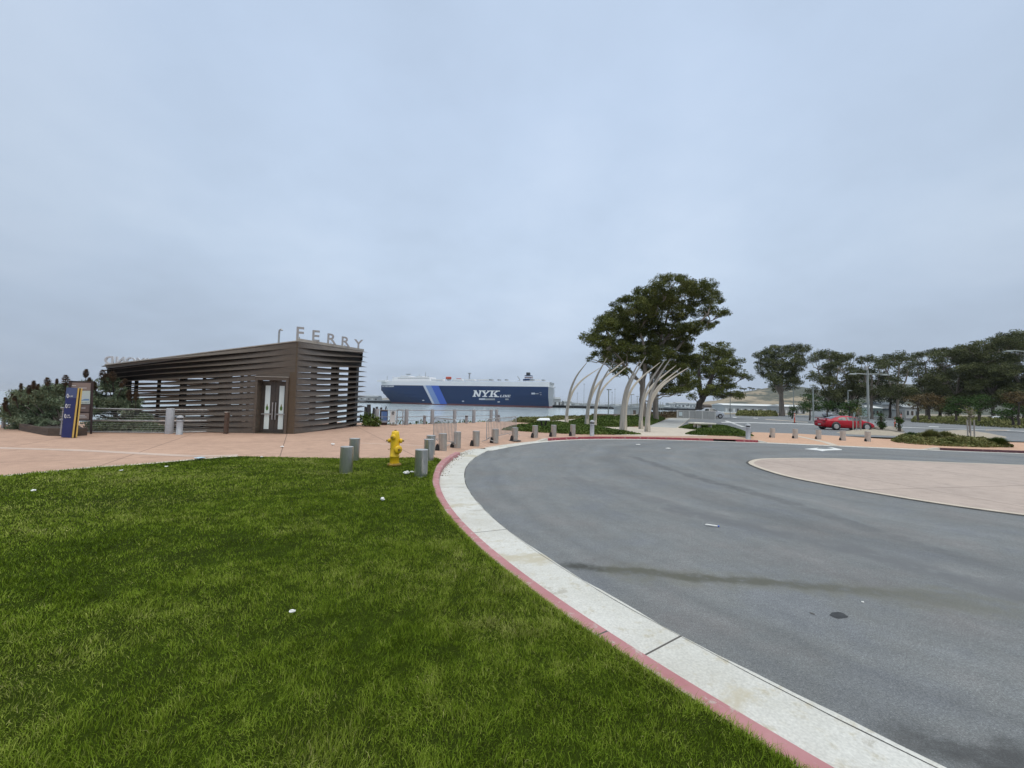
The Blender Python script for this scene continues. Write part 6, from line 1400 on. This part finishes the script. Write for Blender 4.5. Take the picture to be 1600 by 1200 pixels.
def shed(lab, x0, x1, yb, yt, d, roof=None, wall=None, name='warehouse', dep=16, doors=0, group=None, cat='building'):
    a, b_ = U(x0, yb, d), U(x1, yb, d); zt = U((x0+x1)/2, yt, d).z; zb = max(-.02, min(a.z, b_.z)); zb = min(zb, 1.2); w = b_.x-a.x; t = thing(name, lab, cat, (a.x+w/2, d, zb), 0, group); h = zt-zb
    L(MB().box((0, dep/2, h*.39), (w, dep, h*.78)), 'wall', wall or M_SHED, t)
    rh = h*.22; o = .4
    L(MB().add([(-w/2-o, -o, h*.78), (w/2+o, -o, h*.78), (w/2+o, dep+o, h*.78), (-w/2-o, dep+o, h*.78), (-w/2-o, dep/2, h), (w/2+o, dep/2, h)], [(0, 1, 5, 4), (2, 3, 4, 5), (1, 2, 5), (3, 0, 4), (3, 2, 1, 0)]), 'roof', roof or M_SHEDR, t)
    for i in range(doors):
        xx = -w/2+w*(i+.5)/doors; L(MB().box((xx, -.05, h*.2), (w/doors*.5, .12, h*.36)), 'door', M_PIERD if i % 2 else M_SHEDW, t)
    return t
shed('grey warehouse on the wharf left of the ship bow', 545, 590, 627, 617.5, 512, doors=8)
shed('pale long warehouse on the wharf right of the ship stern', 862, 876, 633.5, 620.5, 470, doors=4)
shed('lower pale shed on the wharf beside the taller warehouse by the stern', 881, 893, 634, 626, 470, doors=3)
for i, (x, w, h) in enumerate(((552, 9, 2), (570, 6, 1.6), (897, 5, 1.8), (903, 4, 1.5), (912, 6, 2.2), (921, 3, 1.6), (937, 7, 2), (950, 5, 1.6), (957, 3, 2), (966, 6, 1.7), (982, 5, 2), (990, 4, 1.6), (1045, 7, 1.8), (1054, 4, 1.6), (1064, 6, 2), (1078, 4, 1.6), (1086, 5, 1.5))):
    p = U(x, 633, 468 if x > 800 else 508); s = p.y/FPX
    o = MB().box((p.x, p.y+6, 1.15+h*s/2), (w*s, 3, h*s), bev=.15).build('cargo_container', (M_SHEDW, M_SHED, M_SHEDR)[i % 3], base=(p.x, p.y, 1.15)); tag(o, 'small pale container or van standing on the distant wharf', 'container', 'pale boxes on the wharf')
for i, (x0, x1, yt) in enumerate(((1046, 1056, 629), (1057, 1075, 628.3), (1076, 1091, 629), (1003, 1018, 630))): shed('distant pale apartment block above the wharf, ' + ('left of the gap beside the trunk', 'wide middle one between trunk and leaning tree', 'right one by the leaning trunk', 'low one behind the rib sculptures')[i], x0, x1, 634.5, yt, 640, M_SHED, M_SHEDR, 'apartment_block', doors=6)
for i, (x, y0) in enumerate(((964-1.5, 608), (903, 614), (913.5, 600), (938, 612), (958, 613), (867, 605))):
    p = U(x, 632, 460); zt = U(x, y0, 460).z; t = thing('flood_mast', 'faint thin floodlight mast on the distant wharf, ' + ('behind the slim lamp', 'between the first and second ribs', 'tallest, left of the second ribs', 'behind the second ribs tip', 'right of the slim shore lamp', 'right beside the ship stern')[i], 'mast', (p.x, p.y+5, 1.15)); L(MB().tube([(0, 0, 0), (0, 0, zt-1.15)], [.28, .16], 6), 'pole', M_SGRY, t); L(MB().box((0, 0, zt-1.0), (1.8, .5, .5)), 'lamp_head', M_SGRY, t)
# nearer landing with piles
M_WPOST = mat('dark_timber_pile', (.05, .042, .04), .9, c2=(.035, .03, .03), scale=2); M_DECKN = mat('brown_deck', (.15, .105, .08), .85, c2=(.10, .08, .065), scale=1)
for i, (x, y0, y1, r) in enumerate(((570.5, 635.5, 641, .22), (573.5, 636.5, 641, .2), (578.2, 632, 641, .34), (582, 637, 641, .2), (588, 635.5, 640, .22), (595.5, 636.5, 640, .2), (600, 635, 640, .12))):
    p = U(x, y1, 58); p.z = -3.3; zt = U(x, y0, 58).z
    o = MB().tube([(0, 0, 0), (rng.normal(0, .15), 0, zt+3.3)], [r, r*.8], 8).build('mooring_pile', M_WPOST, base=(0, 0, 0)); o.location = p; tag(o, ('leftmost dark mooring pile beyond the pavilion corner', 'second short dark mooring pile beyond the pavilion corner', 'tallest leaning dark mooring pile above the low shrub', 'short dark pile just right of the tallest one', 'dark pile left of the blue information screen', 'short dark pile behind the blue information screen', 'thin dark pile right of the blue information screen')[i], 'mooring pile', 'mooring piles beyond the railing')
a, b_ = U(930, 645, 130), U(975, 645, 130)
t = thing('landing_stage', 'small brown landing stage with white railings seen between the ribs', 'jetty', (a.x, 130, -3)); MB().box(((a.x+b_.x)/2, 133, -1.5), (b_.x-a.x, 6, .5)).build('deck', M_DECKN, t)
for x in np.linspace(a.x+.5, b_.x-.5, 7): MB().tube([(x, 130.3, -3.4), (x, 130.3, -1.2)], .2, 7).build('pile', M_WPOST, t)
m = MB()
for x in np.linspace(a.x+1, a.x+6, 6): m.tube([(x, 130.5, -1.3), (x, 130.5, -.1)], .06, 5)
m.tube([(a.x+1, 130.5, -.1), (a.x+6, 130.5, -.1)], .06, 5); m.build('railing', M_SHEDW, t)
p = U(964, 638, 150); t = thing('harbour_hut', 'small pale harbour hut on piles behind the slim shore lamp', 'hut', (p.x+4, 150, -3)); L(MB().box((0, 0, 2.6), (9, 5, 2.6)), 'wall', M_SHED, t); L(MB().box((0, 0, 4.0), (9.8, 5.8, .25)), 'roof', M_SHEDR, t); L(MB().box((0, 0, 1.2), (9.6, 5.6, .3)), 'deck', M_DECKN, t)
for x in (-4, 0, 4): L(MB().tube([(x, -2, -.4), (x, -2, 1.1)], .25, 7), 'pile', M_WPOST, t)
L(MB().box((-2, -2.55, 2.4), (1.4, .1, 1.0)), 'window', M_CGL, t); L(MB().box((1.8, -2.55, 2.2), (1, .1, 1.8)), 'door', M_DECKN, t)
# sheds and cottages across the lot
shed('long low white-roofed shed across the lot under the tan hill', 1132, 1215, 643.5, 631, 190, M_SHEDW, M_SHED, 'long_shed', 12, 14); shed('pale flat-roofed shed right of the lone eucalyptus trunk', 1226, 1258, 646, 632.5, 175, M_SHEDW, M_SHED, 'long_shed', 12, 6)
shed('brown shed at the left foot of the tan hill', 1102, 1112, 643, 631.5, 230, M_DECKN, M_DECKN, 'shed', 8, 1)
M_TEAL = mat('mint_wall', (.50, .62, .58), .7, c2=(.46, .58, .54)); M_SLATE = mat('slate_roof', (.10, .12, .14), .7, c2=(.08, .10, .115)); M_WWALL = mat('white_wall', (.70, .71, .70), .7, c2=(.64, .65, .64))
for i, (x0, x1, yb, yt, d, rf, wl, lab) in enumerate(((1363, 1379, 651, 634, 120, M_SHEDW, M_TEAL, 'mint green cottage left of the slate-roofed white one'), (1379, 1398, 651, 627, 122, M_SLATE, M_WWALL, 'white cottage with dark slate roof under the open eucalyptus'), (1400, 1410, 652, 638, 118, M_SLATE, M_WWALL, 'small white cottage right of the slate-roofed one'), (1415, 1436, 653, 632, 120, M_SHEDR, M_WWALL, 'pale grey-roofed house left of the rust-leaved tree'), (1290, 1312, 650, 633, 128, M_SHED, M_WWALL, 'pale house half hidden behind trees above the red car'))):
    h_ = shed(lab, x0, x1, yb, yt, d, rf, wl, 'cottage', 7, 0); w = (U(x1, 640, d)-U(x0, 640, d)).x; hh = U((x0+x1)/2, yt, d).z
    for k in range(3): L(MB().box((-w/2+w*(k+.5)/3, -.06, hh*.36), (w*.13, .12, hh*.3)), 'window' if k != 1 else 'door', M_CGL if k != 1 else M_DECKN, h_)
# hills
M_HILL, t, b = start('hill_grass', .95); p = pos_xy(t); mp = N(t, 'ShaderNodeMapping'); mp.inputs['Scale'].default_value = (1, 1, 2.2); t.links.new(p, mp.inputs[0])
sx_ = N(t, 'ShaderNodeSeparateXYZ'); t.links.new(p, sx_.inputs[0]); hx_ = mth(t, 'MULTIPLY', sstep(t, sx_.outputs[0], 470, 720), .16)
cg = ramp(t, noise(t, mp.outputs[0], .02, 5), [(.35, (.27, .215, .145)), (.65, (.34, .275, .19))])
sc_ = sstep(t, mth(t, 'ADD', noise(t, mp.outputs[0], .011, 8, .72), mth(t, 'ADD', mth(t, 'MULTIPLY', noise(t, mp.outputs[0], .09, 4), .16), hx_)), .56, .63)
t.links.new(mix(t, sc_, cg, (.072, .078, .055)), b.inputs['Base Color'])
m = MB(); nx_, ny_ = 90, 22; V = []
rpx = [(1090, 630), (1120, 626), (1150, 610), (1158, 607), (1175, 606.5), (1200, 606.5), (1230, 605.5), (1270, 604), (1330, 600), (1400, 594), (1440, 590), (1500, 590), (1600, 594), (1800, 600)]
for j in range(ny_):
    f = j/(ny_-1); d = 640+520*f
    for i in range(nx_):
        px = 1085+(1800-1085)*i/(nx_-1); yr = np.interp(px, [q[0] for q in rpx], [q[1] for q in rpx]); crest = U(px, yr, 980).z; e = U(px, 620, d)
        prof = ss(np.array([f]), 0, .62)[0] if f < .65 else 1-.25*(f-.65)/.35
        z = -1+crest*prof*(.93+.14*math.sin(px*.045+f*5)*math.sin(f*3.14)); V.append((e.x, d, z+(vnoise(np.array([[e.x, d]]), .02, 21)[0]-.5)*6*prof))
m.add(V, [(j*nx_+i, j*nx_+i+1, (j+1)*nx_+i+1, (j+1)*nx_+i) for j in range(ny_-1) for i in range(nx_-1)], 0, True); hl = m.build('hill', M_HILL); hl['kind'] = 'structure'
for i, (x, y) in enumerate(((1158, 606), (1163, 606.5), (1171, 605), (1176, 606.5), (1186, 607), (1196, 607))):
    p = U(x, y+1, 975); s = 975/FPX; V, F, R = leaves([((p.x+q*2.5, p.y, p.z), (r_*s, r_*s, r_*s*.6), 1) for q, r_ in ((-1, 1.5), (1, 1.8))], 22, 1.6, .5, 1.6)
    tt = thing('ridge_tree', 'dark tree on the skyline of the tan hill, '+('leftmost', 'second from left', 'third and tallest', 'fourth', 'fifth', 'last beside the lone eucalyptus crown')[i], 'tree', p); npmesh('crown', V-np.array(p), F, M_EUCF, R, tt); L(MB().tube([(0, 0, -6), (0, 0, 1)], .6, 6), 'trunk', M_BARKD, tt)
# low far hills left of the tree, across the bay
m = MB(); V = []; n = 60
for i in range(n):
    x = -2600+4600*i/(n-1); h = 14+10*math.sin(i*.5)+6*math.sin(i*1.7); V += [(x, 4600, -3), (x, 4700, max(4, h)), (x, 5200, -3)]
m.add(V, [(i*3+j, (i+1)*3+j, (i+1)*3+j+1, i*3+j+1) for i in range(n-1) for j in range(2)]); o = m.build('far_hills', M_HILL); o['kind'] = 'structure'

# ================================================================== LITTER
M_LIT = mat('white_litter', (.80, .79, .76), .7, c2=(.70, .69, .66), scale=8); M_LITB = mat('pale_blue_wrapper', (.55, .66, .72), .4, c2=(.48, .6, .68), scale=8)
def scrap(lab, x, y, w, z=.135, hgt=.04, name='litter', mt=None, seed=0):
    p = G(x, y, z); r = np.random.default_rng(seed+int(x)); bm = bmesh.new(); bmesh.ops.create_icosphere(bm, subdivisions=2, radius=1)
    for v in bm.verts: c = v.co; k = .75+.5*r.random(); v.co = Vector((c.x*w/2*k, c.y*w/2.6*k, (c.z*.5+.5)*hgt*k))
    me = bpy.data.meshes.new(name); bm.to_mesh(me); bm.free(); me.materials.append(mt or M_LIT); o = bpy.data.objects.new(name, me); COL.objects.link(o); o.location = p; o.rotation_euler.z = r.random()*3; return tag(o, lab, 'litter')
G_ = .15
for a in (('small white crumpled litter on the lawn below the hydrant', 598, 782.5, .085, G_, .05), ('white scrap on the lawn in the lower left centre', 457, 957, .045, G_+.01, .02), ('white scrap on the far left of the lawn', 52, 767.5, .07, G_, .03), ('white crumpled litter on the grass between hydrant and big bollard', 635, 741, .13, G_, .07), ('small white scrap at the left foot of the big bollard', 644, 738, .10, G_, .03), ('white scrap on the pink paving left of the rear lawn bollard', 520, 695.5, .15, .122, .07), ('white scrap on the pink paving in front of the ferry doors', 441, 699, .13, .122, .05), ('pale scrap at the lawn edge below the cable railing', 189, 735.5, .07, G_, .02), ('pale scrap on the lawn edge left of the blue wrapper', 260, 729.5, .07, G_, .02), ('tiny white scrap at the lawn edge right of the blue wrapper', 409, 714.5, .07, G_, .03), ('small white scrap on the road under the curved ribs', 997, 695, .22, .003, .03), ('small white scrap on the road right of the ribs', 1044, 701, .24, .003, .03), ('tan fallen leaf on the road right of the tar spot', 1348, 941, .028, .003, .008)): scrap(*a)
scrap('flat pale blue wrapper at the lawn edge below the ferry pavilion', 312, 716, .30, G_, .03, 'wrapper', M_LITB)
for i, (x, y) in enumerate(((728, 706), (732, 705), (736, 707), (738, 704.5), (735, 709.5), (741, 703.5), (706, 718), (709, 717.5), (716, 713))): tag(scrap('', x, y, .055, .13 if i < 6 else .02, .04), 'white fallen blossom lying at the end of the near red kerb', 'litter', 'white blossoms by the kerb')
p = G(1112, 822.5, .004); t = thing('plastic_strip', 'curved white plastic strip with blue tip lying on the road', 'litter', p, rad(-12))
arcp = [(-.085+.17*i/8, .015*math.cos(i/8*3.1)+.01, .012) for i in range(9)]; L(MB().tube(arcp, [.008]+[.013]*7+[.008], 8), 'strip', M_LIT, t); L(MB().tube([(.085, -.005, .012), (.105, -.011, .012)], .012, 8), 'tip', M_STRB, t)
M_CRUMB = leafmat('gutter_leaves', [(.12, .09, .05), (.25, .20, .12), (.40, .36, .28)], 3)
n = 260; ii = rng.integers(I(arc_at(728, 745)), I(arc_at(760, 707)), n); Pq = KF[ii]-ND[ii]*(rng.random(n)**2*.22)[:, None]; C_ = np.stack([Pq[:, 0], Pq[:, 1], np.full(n, .018)], 1); a = rng.normal(size=(n, 3))*.012; b_ = rng.normal(size=(n, 3))*.007
V = np.stack([C_-a, C_+b_, C_+a, C_-b_], 1).reshape(-1, 3); V[:, 2] = np.clip(V[:, 2], .009, .04); o = npmesh('leaf_debris', V, np.arange(n)[:, None]*4+np.arange(4), M_CRUMB, rng.random(n)); o['kind'] = 'stuff'

# ================================================================== SEA HAZE
hz = MB().box((0, 8000, 33.5), (19000, 17200, 75)).build('haze', mat('haze_air', (1, 1, 1)))
hz['kind'] = 'stuff'; hm = hz.data.materials[0]; t = hm.node_tree; t.nodes.clear(); o_ = N(t, 'ShaderNodeOutputMaterial'); pv = N(t, 'ShaderNodeVolumePrincipled')
pv.inputs['Color'].default_value = (.93, .96, 1, 1); pv.inputs['Density'].default_value = .00009; pv.inputs['Anisotropy'].default_value = .2
t.links.new(pv.outputs[0], o_.inputs['Volume'])
